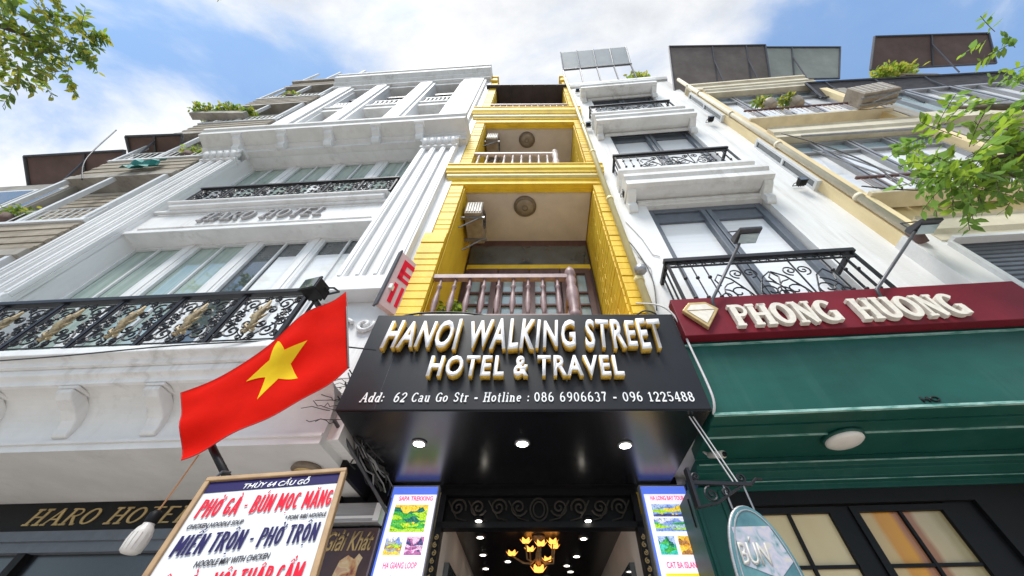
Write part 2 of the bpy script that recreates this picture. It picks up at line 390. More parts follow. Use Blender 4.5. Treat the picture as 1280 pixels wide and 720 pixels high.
# slab-serif lettering made of strokes (unit box: height 1, width w)
def arc(cx, cz, rx, rz, a0, a1, n=14):
    return [(cx+rx*math.cos(R(a0+(a1-a0)*i/n)), cz+rz*math.sin(R(a0+(a1-a0)*i/n))) for i in range(n+1)]
SER = {   # letter: (width, [(polyline, thick?)], [serif (x,z,half)])
 'P': (.66, [([(.16,0),(.16,1)],1), ([(.16,.95)]+arc(.36,.72,.24,.23,90,-90)+[(.16,.49)],0)], [(.16,0,.17),(.06,1,.08)]),
 'H': (.86, [([(.18,0),(.18,1)],1), ([(.68,0),(.68,1)],1), ([(.18,.5),(.68,.5)],0)], [(.18,0,.17),(.18,1,.17),(.68,0,.17),(.68,1,.17)]),
 'O': (.80, [(arc(.4,.5,.31,.44,0,360,22),2)], []),
 'N': (.86, [([(.18,0),(.18,1)],0), ([(.70,0),(.70,1)],0), ([(.18,.98),(.70,.02)],1)], [(.18,0,.16),(.12,1,.14),(.70,1,.16)]),
 'G': (.80, [(arc(.42,.5,.32,.44,42,318,20),2), ([(.68,.05),(.68,.42)],1)], [(.64,.44,.15)]),
 'U': (.82, [([(.18,1),(.18,.32)]+arc(.41,.30,.23,.25,180,360,12)+[(.64,.32),(.64,1)],2)], [(.18,1,.17),(.64,1,.16)]),
 'A': (.84, [([(.10,0),(.42,1)],0), ([(.42,1),(.74,0)],1), ([(.22,.36),(.62,.36)],0)], [(.10,0,.12),(.74,0,.14)]),
 'R': (.76, [([(.16,0),(.16,1)],1), ([(.16,.95)]+arc(.38,.74,.24,.21,90,-90)+[(.16,.53)],0), ([(.36,.5),(.66,.02)],1)], [(.16,0,.16),(.06,1,.08),(.68,0,.1)]),
 'T': (.72, [([(.36,0),(.36,1)],1), ([(.05,.95),(.67,.95)],0)], [(.36,0,.16)]),
 'E': (.70, [([(.16,0),(.16,1)],1), ([(.05,.05),(.62,.05)],0), ([(.05,.95),(.60,.95)],0), ([(.16,.5),(.48,.5)],0)], []),
 'L': (.66, [([(.16,0),(.16,1)],1), ([(.05,.05),(.60,.05)],0)], [(.16,1,.16)]),
 ' ': (.42, [], []),
 'S': (.66, [([(.56,.74)]+arc(.34,.73,.21,.22,20,200,9)+arc(.34,.27,.23,.22,70,-160,11),2)], []),
 'C': (.74, [(arc(.42,.5,.32,.44,46,314,20),2)], [(.62,.22,.05)]),
 'd': (.68, [(arc(.30,.33,.20,.28,0,360,16),2), ([(.53,0),(.53,1)],1)], [(.46,1,.10),(.58,0,.09)]),
 'a': (.62, [([(.12,.55)]+arc(.28,.48,.19,.16,120,0,7)+[(.47,.0)],2), (arc(.28,.2,.19,.16,0,360,12),0)], [(.52,0,.09)]),
 'u': (.70, [([(.16,.64),(.16,.25)]+arc(.32,.22,.16,.16,180,360,8)+[(.48,.25)],2), ([(.52,.66),(.52,0)],1)], [(.14,.64,.10),(.48,.64,.09),(.56,0,.09)]),
 'o': (.62, [(arc(.30,.33,.22,.28,0,360,18),2)], []),
 't': (.46, [([(.20,.9),(.20,.16)]+arc(.30,.16,.10,.12,180,300,6),1), ([(.04,.64),(.40,.64)],0)], []),
 'r': (.50, [([(.16,0),(.16,.64)],1), ([(.18,.44)]+arc(.34,.46,.14,.15,160,50,6),0)], [(.16,0,.15),(.12,.64,.11)]),
 'l': (.34, [([(.17,0),(.17,1)],1)], [(.17,0,.14),(.12,1,.10)]),
 'i': (.34, [([(.17,0),(.17,.64)],1), ([(.17,.82),(.17,.96)],1)], [(.17,0,.14),(.12,.64,.10)]),
 'n': (.72, [([(.16,0),(.16,.64)],1), ([(.18,.42)]+arc(.34,.42,.17,.19,170,0,8)+[(.52,0)],2)], [(.16,0,.13),(.12,.64,.11),(.54,0,.13)]),
 'e': (.62, [([(.12,.34),(.50,.34)]+arc(.30,.33,.21,.28,12,310,16),2)], []),
 '-': (.50, [([(.06,.38),(.44,.38)],1)], []),
 ':': (.30, [([(.15,.06),(.15,.20)],1), ([(.15,.48),(.15,.62)],1)], []),
 '0': (.72, [(arc(.35,.5,.25,.44,0,360,22),2)], []),
 '1': (.54, [([(.28,0),(.28,.98)],1), ([(.08,.80),(.26,.94)],0)], [(.28,0,.18)]),
 '2': (.68, [([(.10,.72)]+arc(.34,.70,.24,.25,160,-30,10)+[(.12,.06)],2), ([(.08,.05),(.60,.05)],1)], []),
 '3': (.68, [(arc(.32,.72,.22,.23,150,-80,10),2), (arc(.32,.28,.25,.25,85,-150,11),2)], []),
 '4': (.70, [([(.48,0),(.48,.98)],1), ([(.46,.96),(.08,.30)],0), ([(.06,.28),(.64,.28)],0)], [(.48,0,.13)]),
 '5': (.68, [([(.56,.94),(.16,.94),(.14,.52)],0), ([(.14,.54)]+arc(.32,.31,.26,.27,105,-145,12),2)], []),
 '6': (.70, [(arc(.34,.30,.24,.26,0,360,18),2), ([(.11,.34)]+arc(.44,.44,.33,.52,180,85,9),2)], []),
 '7': (.66, [([(.08,.94),(.58,.94)],1), ([(.56,.93),(.36,.5),(.28,.02)],1)], []),
 '8': (.70, [(arc(.34,.73,.20,.22,0,360,16),2), (arc(.34,.27,.25,.25,0,360,18),2)], []),
 '9': (.70, [(arc(.36,.70,.24,.26,0,360,18),2), ([(.59,.66)]+arc(.26,.56,.33,.52,0,-95,9),2)], [])}
def serif_text(name, body, parent, x0, x1, z0, z1, y, m, depth=.02, thick=.17, thin=.10, shear=0.0, gap=.06, mside=None):
    tot = sum(SER[c][0]+gap for c in body)-gap
    fx = (x1-x0)/tot; fz = (z1-z0)
    b = MB(); b.use(m); x = 0.0; k = 0
    def stroke(pl, t0):
        nonlocal k
        pl = [(p[0], .006+.988*p[1]) for p in pl] if t0 != .1001 else pl
        k += 1; yy = y - .0006*(k % 5)
        closed = len(pl) > 3 and math.dist(pl[0], pl[-1]) < 1e-4
        if closed: pl = pl[:-1]
        n = len(pl); L_, R_ = [], []
        for i, p in enumerate(pl):
            a = pl[i-1] if (i or closed) else p; c = pl[(i+1) % n] if (i < n-1 or closed) else p
            dx_, dz_ = c[0]-a[0], c[1]-a[1]; l = math.hypot(dx_, dz_) or 1
            nx, nz = -dz_/l, dx_/l
            t = t0 if t0 > 0 else (thin + (thick-thin)*abs(nx)**1.5)
            L_.append((p[0]+nx*t/2, p[1]+nz*t/2)); R_.append((p[0]-nx*t/2, p[1]-nz*t/2))
        def P(q, yv): return (x0+(x+q[0]+shear*q[1])*fx, yv, z0+q[1]*fz)
        vs = [P(q, yy) for q in L_]+[P(q, yy) for q in R_]+[P(q, yy+depth) for q in L_]+[P(q, yy+depth) for q in R_]
        fs = []
        for i in range(n if closed else n-1):
            j = (i+1) % n
            fs += [(i, j, n+j, n+i), (2*n+i, 3*n+i, 3*n+j, 2*n+j), (i, 2*n+i, 2*n+j, j), (n+i, n+j, 3*n+j, 3*n+i)]
        if not closed: fs += [(0, n, 3*n, 2*n), (n-1, 3*n-1, 4*n-1, 2*n-1)]
        b.add(vs, fs)
    for ch in body:
        if ch == ' ' and b.v:
            b.build(name, m, parent); b = MB(); b.use(m)
        wd, st, sf = SER[ch]
        for pl, t in st: stroke(pl, thick if t == 1 else thin if t == 0 else -1)
        for sx, sz, h in sf:
            zc = .05 if sz == 0 else .95 if sz == 1 else sz-.03 if abs(sz-.64) < .01 else sz
            stroke([(sx-h, zc), (sx+h, zc)], .1001)
        x += wd+gap
    return b.build(name, m, parent)

SANS = {'P': (.52, [[(.12,0),(.12,1)], [(.12,.93)]+arc(.28,.72,.15,.21,90,-90,8)+[(.12,.51)]]), 'H': (.58, [[(.12,0),(.12,1)], [(.46,0),(.46,1)], [(.12,.5),(.46,.5)]]),
 'O': (.58, [arc(.29,.5,.17,.42,0,360,18)]), 'G': (.58, [arc(.29,.5,.17,.42,40,340,14)+[(.46,.42),(.28,.42)]]), 'A': (.60, [[(.08,0),(.28,1)], [(.32,1),(.52,0)], [(.15,.28),(.45,.28)]]),
 'B': (.55, [[(.12,0),(.12,1)], [(.12,.93)]+arc(.28,.73,.14,.20,90,-90,7)+[(.12,.53)], [(.12,.50)]+arc(.29,.28,.16,.22,90,-90,7)+[(.12,.06)]]),
 'U': (.58, [[(.12,1),(.12,.3)]+arc(.29,.28,.17,.21,180,360,8)+[(.46,.3),(.46,1)]]), 'N': (.60, [[(.12,0),(.12,1)], [(.12,.97),(.48,.03)], [(.48,0),(.48,1)]]),
 'M': (.72, [[(.12,0),(.12,1)], [(.13,.97),(.36,.25)], [(.36,.25),(.59,.97)], [(.60,0),(.60,1)]]), 'C': (.54, [arc(.29,.5,.17,.42,45,315,14)]), 'I': (.24, [[(.12,0),(.12,1)]]),
 'E': (.46, [[(.12,0),(.12,1)], [(.12,.06),(.42,.06)], [(.12,.5),(.38,.5)], [(.12,.94),(.42,.94)]]), 'T': (.50, [[(.25,0),(.25,1)], [(.02,.94),(.48,.94)]]),
 'R': (.56, [[(.12,0),(.12,1)], [(.12,.93)]+arc(.28,.73,.15,.20,90,-90,7)+[(.12,.53)], [(.28,.5),(.48,0)]]), 'X': (.56, [[(.06,0),(.50,1)], [(.06,1),(.50,0)]]), '-': (.36, [[(.05,.45),(.31,.45)]]), ' ': (.24, [])}
MARK = {'horn': lambda c: [[(c+.12,.86),(c+.25,.95),(c+.27,1.08)]], 'hook': lambda c: [[(c-.06,1.14),(c+.05,1.20),(c+.05,1.12),(c,1.06)]], 'grave': lambda c: [[(c-.10,1.24),(c+.04,1.08)]], 'acute': lambda c: [[(c-.04,1.08),(c+.10,1.24)]],
 'dot': lambda c: [[(c-.08,-.15),(c+.08,-.15)]], 'circ': lambda c: [[(c-.15,1.06),(c,1.18),(c+.15,1.06)]], 'breve': lambda c: [[(c-.14,1.20),(c-.06,1.09),(c+.06,1.09),(c+.14,1.20)]], 'acute2': lambda c: [[(c+.10,1.18),(c+.24,1.34)]], 'hook2': lambda c: [[(c+.10,1.24),(c+.20,1.32),(c+.20,1.24),(c+.15,1.18)]]}
VIET = {'Ở': ('O', 'horn', 'hook'), 'À': ('A', 'grave'), 'Ú': ('U', 'acute'), 'Ọ': ('O', 'dot'), 'Ă': ('A', 'breve'), 'Ế': ('E', 'circ', 'acute2'), 'Ộ': ('O', 'circ', 'dot'), 'Ô': ('O', 'circ'), 'Ậ': ('A', 'circ', 'dot'), 'Ẩ': ('A', 'circ', 'hook2')}
def menu_text(body, parent, x0, x1, z0, z1, m, bw=.19, shear=.06, gap=.05):
    """bold condensed capitals with Vietnamese marks, one flat mesh per word"""
    gl = [(VIET.get(c, (c,))) for c in body]
    tot = sum(SANS[g[0]][0]+gap for g in gl)-gap; fx = (x1-x0)/tot; fz = z1-z0; x = 0; k = 0; b = MB()
    for c, g in zip(body, gl):
        if c == ' ' and b.v: b.build('menu_line', m, parent); b = MB()
        wd, st = SANS[g[0]]
        st = [(pl, bw) for pl in st]
        for mk in g[1:]: st += [(pl, .11) for pl in MARK[mk](wd/2+(.03 if g[0] == 'E' else 0))]
        for pl, t0 in st:
            k += 1; y = -.0008-.00025*(k % 6)
            closed = len(pl) > 3 and math.dist(pl[0], pl[-1]) < 1e-4
            q = pl[:-1] if closed else pl; n = len(q); L_, R_ = [], []
            for i, p in enumerate(q):
                a = q[i-1] if (i or closed) else p; e_ = q[(i+1) % n] if (i < n-1 or closed) else p
                dx_, dz_ = (e_[0]-a[0])*fx, (e_[1]-a[1])*fz; l = math.hypot(dx_, dz_) or 1
                nx, nz = -dz_/l, dx_/l; hw = t0*fx*.5 if abs(nx) > .6 else t0*fx*.48
                px, pz = x0+(x+p[0]+shear*p[1])*fx, z0+p[1]*fz
                L_.append((px+nx*hw, y, pz+nz*hw)); R_.append((px-nx*hw, y, pz-nz*hw))
            b.add(L_+R_, [(i, (i+1) % n, n+(i+1) % n, n+i) for i in range(n if closed else n-1)])
        x += wd+gap
    return b.build('menu_line', m, parent)
def spiral(cx, cz, r, turns, a0, sgn, y, n=22, shrink=.12):
    return [(cx+(r*(1-(1-shrink)*i/n))*math.cos(R(a0)+sgn*2*math.pi*turns*i/n), y,
             cz+(r*(1-(1-shrink)*i/n))*math.sin(R(a0)+sgn*2*math.pi*turns*i/n)) for i in range(n+1)]

# ================================================================== SETTING
tag(MB().box(-300, 300, -300, 300, -.3, 0).build('road', M['asphalt']), kind='structure')
tag(MB().box(-60, 60, -7.0, 4.6, .004, .13).build('pavement', M['paving'], bevel=.02), kind='structure')  # unseen paving, widened and made pale to bounce light onto the soffits
tag(MB().box(-60, 60, -7.16, -7.006, .004, .14).build('kerb', M['greywall'], bevel=.02), kind='structure')

FH = frame(3.4, -1.55, 2.8); FY = frame(.3, -1.55, 2.8); FW = frame(4.3, 1.32, 2.8); FC = frame(4.3, 4.6, 2.385)

# ================================================================== WHITE HOTEL, LEFT
def white_hotel():
    rt = empty('hotel_building', (FH[0], FH[1], 0), FH[2],
        'white hotel with fluted pilasters and ornate iron balconies, left of the yellow building', 'building')
    UL, UR = -5.86, .0
    b = MB()
    # body behind
    b.box(UL+.02, UR-.02, .42, 8, 3.3, 17.2)
    # piers both sides of the recesses
    b.box(UL, -5.02, 0, .42, 3.66, 17.0); b.box(-.92, UR, 0, .42, 3.66, 6.1); b.box(-.92, .085, 0, .42, 6.1, 17.0)
    # bands between recesses
    b.box(-5.02, -.92, 0, .42, 6.64, 7.34)
    b.box(-5.02, -.92, 0, .42, 10.02, 10.6)
    b.build('wall', M['white'], rt)
    # side wall above the neighbours
    # top storeys: pilasters and recessed bays
    b = MB()
    for a, c in ((-5.74, -5.08), (-4.28, -3.72), (-2.62, -1.99), (-1.02, -.08)):
        b = MB(); b.box(a, c, -.10, .42, 10.55, 16.9)
        b.box(a+.09, c-.09, -.16, -.1, 10.55, 16.85)
        b.build('upper_pilaster', M['white'], rt, bevel=.02)
    b = MB()
    for a, c in ((-5.08, -4.28), (-3.72, -2.62), (-1.99, -1.02)):
        b = MB(); b.box(a, c, -.02, .42, 13.9, 14.15); b.box(a, c, -.06, .02, 14.15, 14.25)
        b.box(a, c, .3, .42, 12.4, 13.9)
        b.box(a, c, .1, .42, 10.6, 12.4)
        b.build('spandrel', M['white_b'], rt)
        MB().prof([(-.05, 16.7), (.42, 16.7), (.42, 17.0), (-.05, 17.0)], a, c).build('bay_head', M['white_b'], rt)
    for a, c in ((-5.08, -4.28), (-3.72, -2.62), (-1.99, -1.02)):
        f = MB()
        f.box(a+.0, c-.0, .34, .40, 14.25, 14.35); f.box((a+c)/2-.03, (a+c)/2+.03, .33, .39, 14.3, 16.7); f.box(a, c, .34, .40, 15.6, 15.68)
        fo = f.build('window', M['frame_w'], rt)
        MB().box(a, c, .395, .41, 14.3, 16.7).build('pane', M['gl_dark'], fo)
        bl = MB(); bl.box(a, c, .0, .06, 14.95, 15.02)
        n = 7
        for i in range(n):
            x = a+(c-a)*(i+.5)/n
            bl.lathe([(.02, 0), (.045, .12), (.05, .25), (.022, .42), (.035, .7)], (x, .03, 14.25), 'z', 8)
        bl.build('balustrade', M['white'], rt)
        hb = MB(); hb.box(a+.1, c-.15, .12, .30, 15.9, 16.12)
        hb.build('blind_box', M['steel_d'], rt)
    # roof cornice
    b = MB()
    b.prof([(0.1, 16.95), (-.16, 16.95), (-.16, 17.12), (-.26, 17.2), (-.26, 17.3), (-.40, 17.42), (-.40, 17.72), (-.44, 17.74), (-.44, 17.86), (.4, 17.9)], UL-.1, UR+.05)
    b.build('roof_cornice', M['white_b'], rt)
    MB().lathe([(.05, 0), (.09, .06), (.05, .2)], (-2.2, -.2, 17.88), 'z', 10).build('roof_lamp', M['steel'], rt)
    # main cornice over second balcony
    b = MB()
    b.prof([(0.0, 9.99), (-.14, 9.99), (-.14, 10.12), (-.22, 10.16), (-.22, 10.22), (-.50, 10.3), (-.50, 10.46), (-.54, 10.5), (-.54, 10.6), (.3, 10.68)], UL-.25, UR+.1)
    b.build('cornice', M['soffit_w'], rt)
    for u in (-5.2, -4.15, -3.05, -1.95, -.95):
        c = MB(); c.prof([(-.14, 9.98), (-.2, 9.96), (-.26, 10.02), (-.28, 10.12), (-.40, 10.18), (-.46, 10.29), (-.14, 10.29)], u-.09, u+.09)
        c.box(u-.12, u+.12, -.49, -.14, 10.262, 10.302)
        c.build('cornice_bracket', M['white'], rt, bevel=.01)
    # big pilasters with flutes
    for a, c in ((-5.80, -5.02), (-.84, -.06)):
        p = MB(); wv = c-a
        p.box(a, c, -.06, .02, 4.75, 9.75)
        rib = wv/7
        for i in (0, 2, 4, 6):
            p.box(a+i*rib, a+(i+1)*rib, -.12, -.06, 5.06, 9.6)
            p.box(a+i*rib+.03, a+(i+1)*rib-.03, -.135, -.12, 5.09, 9.57)
        p.box(a, c, -.135, -.05, 4.93, 5.06); p.box(a-.04, c+.04, -.17, .0, 4.80, 4.935); p.box(a-.06, c+.06, -.20, .0, 4.72, 4.80)
        p.build('pilaster', M['white'], rt, bevel=.012)
        # capital with leaves and volutes
        k = MB()
        k.box(a-.02, c+.02, -.15, .0, 9.6, 9.68); k.box(a-.05, c+.05, -.22, .0, 9.92, 9.99)
        for j in range(5):
            x = a+wv*(j+.5)/5
            k.tube([(x, -.13, 9.66), (x, -.17, 9.75), (x, -.24, 9.83), (x, -.25, 9.80)], [.06, .065, .05, .015], 6)
            k.tube([(x+.06, -.12, 9.72), (x+.06, -.16, 9.84), (x+.05, -.23, 9.90)], [.05, .05, .02], 6)
        for sx, sg in ((a+.05, 1), (c-.05, -1)):
            k.tube(spiral(sx, 9.84, .09, 1.4, 90, sg, -.2), .022, 5)
        k.build('capital', M['white'], rt)
    # moulded frames on the wall panels
    b = MB()
    MB().box(-5.05, -.88, -.03, 0, 6.62, 6.70).build('string_course', M['white'], rt, bevel=.008); b.box(-5.1, -.84, -.05, .0, 7.28, 7.34)
    b.box(-4.75, -.95, -.12, .0, 7.34, 7.44); b.box(-4.82, -.9, -.16, .0, 7.44, 7.48)
    b.build('string_course', M['white'], rt, bevel=.008)
    for z0, z1 in ((6.78, 6.80), (7.22, 7.235)): MB().box(-4.9, -1.0, -.02, .0, z0, z1).build('panel_moulding', M['white_b'], rt)
    serif_text('lettering', 'HARO HOTEL', rt, -4.0, -1.88, 6.92, 7.17, -.045, M['dark_letter'], .045, thick=.15, thin=.07, shear=.22, gap=.10)
    # windows, both storeys
    for z0, z1 in ((3.7, 6.64), (7.48, 10.02)):
        dep = .30
        spans = [(-5.02, -4.10), (-3.92, -3.02), (-2.84, -2.0), (-1.82, -.92)]
        mull = MB()
        for a, c in ((-4.10, -3.92), (-3.02, -2.84), (-2.0, -1.82)):
            mull = MB(); mull.box(a, c, dep-.045, .42, z0, z1); mull.box(a+.05, c-.05, dep-.06, dep-.045, z0, z1)
            mull.build('mullion', M['white'], rt, bevel=.01)
        for i, (a, c) in enumerate(spans):
            f = MB()
            for x0, x1, q0, q1 in ((a, a+.05, z0, z1), (c-.05, c, z0, z1), (a+.05, c-.05, z1-.06, z1), (a+.05, c-.05, z0, z0+.08)):
                f.box(x0, x1, dep-.04, dep, q0, q1)
            mx_ = (a+c)/2
            f.box(mx_-.016, mx_+.016, dep-.03, dep+.0, z0+.08, z1-.06)
            fo = f.build('window', M['frame_w'], rt)
            MB().box(a+.05, c-.05, dep+.004, dep+.02, z0+.08, z1-.06).build('pane', M['gl_haro'] if (i < 2 or z0 > 6) else M['gl_dark'], fo)
            # white patches over the lighter halves, reflected sky put into their colour
            if i >= 2 and z0 < 6:
                cb = MB(); a1 = a+.05 if i == 3 else mx_+.05
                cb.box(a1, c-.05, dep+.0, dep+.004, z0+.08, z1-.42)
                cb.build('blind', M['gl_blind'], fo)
    # balcony slab and mouldings
    b = MB()
    b.prof([(.42, 3.56), (-.44, 3.56), (-.44, 3.60), (-.52, 3.62), (-.52, 3.69), (.42, 3.70)], UL-.05, -.35)
    b.prof([(.0, 3.44), (-.34, 3.44), (-.34, 3.48), (-.40, 3.50), (-.40, 3.56), (.0, 3.56)], UL, -.42)
    b.build('balcony_slab', M['white'], rt, bevel=.008)
    b = MB()   # coved frieze below the balcony
    cove = [(-.30, 3.44)] + [(-.30+.24*math.sin(R(t)), 3.44-.27*(1-math.cos(R(t)))) for t in range(10, 91, 10)] + [(-.06, 3.08), (.4, 3.08), (.4, 3.44)]
    b.prof(cove, UL, -.1)
    b.box(UL, -.1, -.08, .4, 3.055, 3.08)
    b.build('frieze', M['soffit_w'], rt)
    for i in range(6):
        u = -1.58-.76*i
        c = MB()
        c.prof([(-.05, 3.10), (-.085, 3.105), (-.10, 3.13), (-.10, 3.17), (-.125, 3.23), (-.19, 3.285), (-.28, 3.325), (-.325, 3.37), (-.33, 3.405), (-.2, 3.41), (.0, 3.3)], u-.07, u+.07); c.box(u-.09, u+.09, -.335, -.1, 3.408, 3.438)
        c.build('corbel', M['soffit_w'], rt, bevel=.012)
    b = MB(); b.box(UL, -.1, -.06, 1.0, 3.0, 3.055); b.build('soffit', M['soffit_w'], rt)
    # plaque scroll relief between pilaster and balcony
    b = MB()
    for cx, sg in ((-.46, 1), (-.22, -1)):
        b.tube(spiral(cx, 4.32, .10, 1.3, 20, sg, -.03), .024, 6)
    b.build('wall_scroll', M['white'], rt)
    MB().box(-.9, UR, .005, .42, 3.06, 3.66).build('lower_pier', M['white_b'], rt)
    MB().box(-.097, -.06, .35, .98, 2.96, 3.43).build('side_panel', M['black'], rt)
    # ground floor black sign band, shop front below
    b = MB(); b.box(UL, -.32, .95, 1.05, 2.74, 3.0); b.build('sign_band', M['black'], rt)
    serif_text('band_lettering', 'HARO HOTEL', rt, -3.35, -1.74, 2.80, 2.945, .944, M['bead'], .012, thick=.14, thin=.075, shear=.2, gap=.10)
    b = MB(); b.box(UL, -.32, .90, 1.1, 2.66, 2.74); b.box(UL, -.32, .93, 1.1, 2.58, 2.66); b.build('sign_ledge', M['frame_g'], rt)
    b = MB(); b.box(UL, -.32, 1.0, 1.1, .0, 2.58)
    b.build('shop_front', M['gloss'], rt)
    for i in range(5): MB().box(-5.8+i*1.34, -5.72+i*1.34, .94, 1.0, 0, 2.58).build('shop_post', M['black'], rt)
    MB().box(-.32, .14, .98, 1.2, 0, 3.0).build('shop_pier', M['black'], rt)
    # ring lamp in the soffit
    b = MB(); b.use(M['lamp_b']).lathe([(.115, .0), (.125, -.03), (.10, -.045)], (-.37, .335, 2.999), 'z', 24)
    b.use(M['bead']).lathe([(.095, -.03), (.09, -.052), (.02, -.055)], (-.37, .335, 2.999), 'z', 24)
    b.build('ceiling_lamp', M['lamp_b'], rt)
    # railings
    def panel(u0, wd, z0, z1, y, gold):
        p = MB(); h = z1-z0; cx = u0+wd/2; cz = (z0+z1)/2; r = .0095
        x0, x1 = u0+.03, u0+wd-.03
        p.tube([(x0, y, z0), (x0, y, z1)], .012, 4); p.tube([(x1, y, z0), (x1, y, z1)], .012, 4)
        p.tube([(x0, y, z0+.03), (x1, y, z0+.03)], .010, 4); p.tube([(x0, y, z1-.05), (x1, y, z1-.05)], .010, 4)
        p.tube([(x0, y, cz), (cx, y, z1-.05), (x1, y, cz), (cx, y, z0+.03)], r*.8, 4, True)
        for sx in (-1, 1):
            for sz in (-1, 1):
                p.tube(spiral(cx+sx*wd*.25, cz+sz*h*.27, h*.135, 1.6, 90 if sz < 0 else -90, sx*sz, y), r, 4)
                p.tube(spiral(cx+sx*wd*.11, cz+sz*h*.14, h*.085, 1.4, 0 if sx < 0 else 180, -sx*sz, y), r, 4)
                p.tube(spiral(cx+sx*wd*.37, cz+sz*h*.12, h*.07, 1.3, 90, sx*sz, y, 14), r, 4)
                p.tube(spiral(cx+sx*wd*.09, cz+sz*h*.38, h*.065, 1.3, 90, sx, y, 14), r, 4)
                p.tube(spiral(cx+sx*wd*.40, cz+sz*h*.33, h*.075, 1.4, 0 if sx > 0 else 180, sx*sz, y, 14), r, 4)
                p.tube(spiral(cx+sx*wd*.30, cz+sz*h*.05, h*.06, 1.3, 180, sz, y, 12), r, 4)
                p.tube([(cx+sx*wd*.38, y, cz+sz*h*.02), (cx+sx*wd*.3, y, cz+sz*h*.12), (cx+sx*wd*.42, y, cz+sz*h*.38)], r, 4)
        o = p.build('railing_panel', M['iron'])
        g = None
        if gold:
            q = MB()
            q.tube([(cx-.01, y-.015, z0+.10), (cx+.012, y-.022, cz-.11), (cx-.012, y-.026, cz-.02), (cx+.012, y-.024, cz+.09), (cx, y-.015, z1-.11)], [.010, .026, .036, .026, .010], 7)
            for sx in (-1, 1):
                for zc, L_ in ((cz-.13, .06), (cz-.02, .075), (cz+.09, .055)):
                    q.tube([(cx+sx*.012, y-.015, zc-.03), (cx+sx*L_*.7, y-.028, zc-.01), (cx+sx*L_, y-.02, zc+.04)], [.016, .014, .005], 5)
                q.tube(spiral(cx+sx*.045, z0+.14, .032, 1.3, 90, sx, y-.015, 12), .008, 5)
            g = q.build('ornament', M['gold'])
        return o, g
    def railing(u0, u1, n, z0, z1, y, gold):
        rl = MB(); rl.box(u0-.03, u1+.03, y-.035, y+.03, z1, z1+.045); rl.box(u0, u1, y-.014, y+.014, z0-.02, z0+.0)
        wd = (u1-u0)/n
        for i in range(n+1):
            rl.box(u0+i*wd-.016, u0+i*wd+.016, y-.016, y+.016, z0-.04, z1)
        # returns to the wall
        for x in (u0, u1):
            rl.box(x-.02, x+.02, y+.03, .0, z1, z1+.04)
            k = 4
            for i in range(1, k): rl.box(x-.01, x+.01, y+(0-y)*i/k-.01, y+(0-y)*i/k+.01, z0-.02, z1)
        ro = rl.build('railing', M['iron'], rt)
        o, g = panel(u0, wd, z0, z1, y, gold)
        o.parent = ro
        if g: g.parent = ro
        for i in range(1, n):
            for q in (o, g):
                if q:
                    c = q.copy(); COL.objects.link(c); c.parent = ro; c.location.x = wd*i
    railing(-5.82, -.66, 8, 3.74, 4.38, -.45, True)
    railing(-4.57, -.88, 6, 7.52, 7.98, -.12, False)
    return rt
white_hotel()

# black floodlight at the rail end
def flood(name, loc, rz, label, grp=None, s=1.0):
    t = empty(name, loc, rz, label, 'floodlight', grp)
    b = MB(); b.box(-.07*s, .07*s, -.06*s, .05*s, -.06*s, .06*s); b.box(-.08*s, .08*s, -.075*s, -.06*s, -.07*s, .07*s)
    for i in range(4): b.box(-.06*s+i*.034*s, -.05*s+i*.034*s, .05*s, .08*s, -.05*s, .05*s)
    b.build('lamp_body', M['black'], t, bevel=.006)
    MB().box(-.065*s, .065*s, -.079*s, -.0755*s, -.055*s, .055*s).build('lens', M['gl_dark'], t)
    b = MB(); b.tube([(-.09*s, 0, .0), (-.09*s, .06*s, .07*s), (-.09*s, .12*s, .09*s), (.09*s, .12*s, .09*s), (.09*s, .06*s, .07*s), (.09*s, 0, 0)], .009*s, 4)
    b.build('bracket', M['iron'], t)
    return t
flood('floodlight', to_world(FH, -.56, -.50, 4.36), FH[2]-.2, 'large black floodlight clamped to the right end of the white hotel balcony rail', s=1.25)
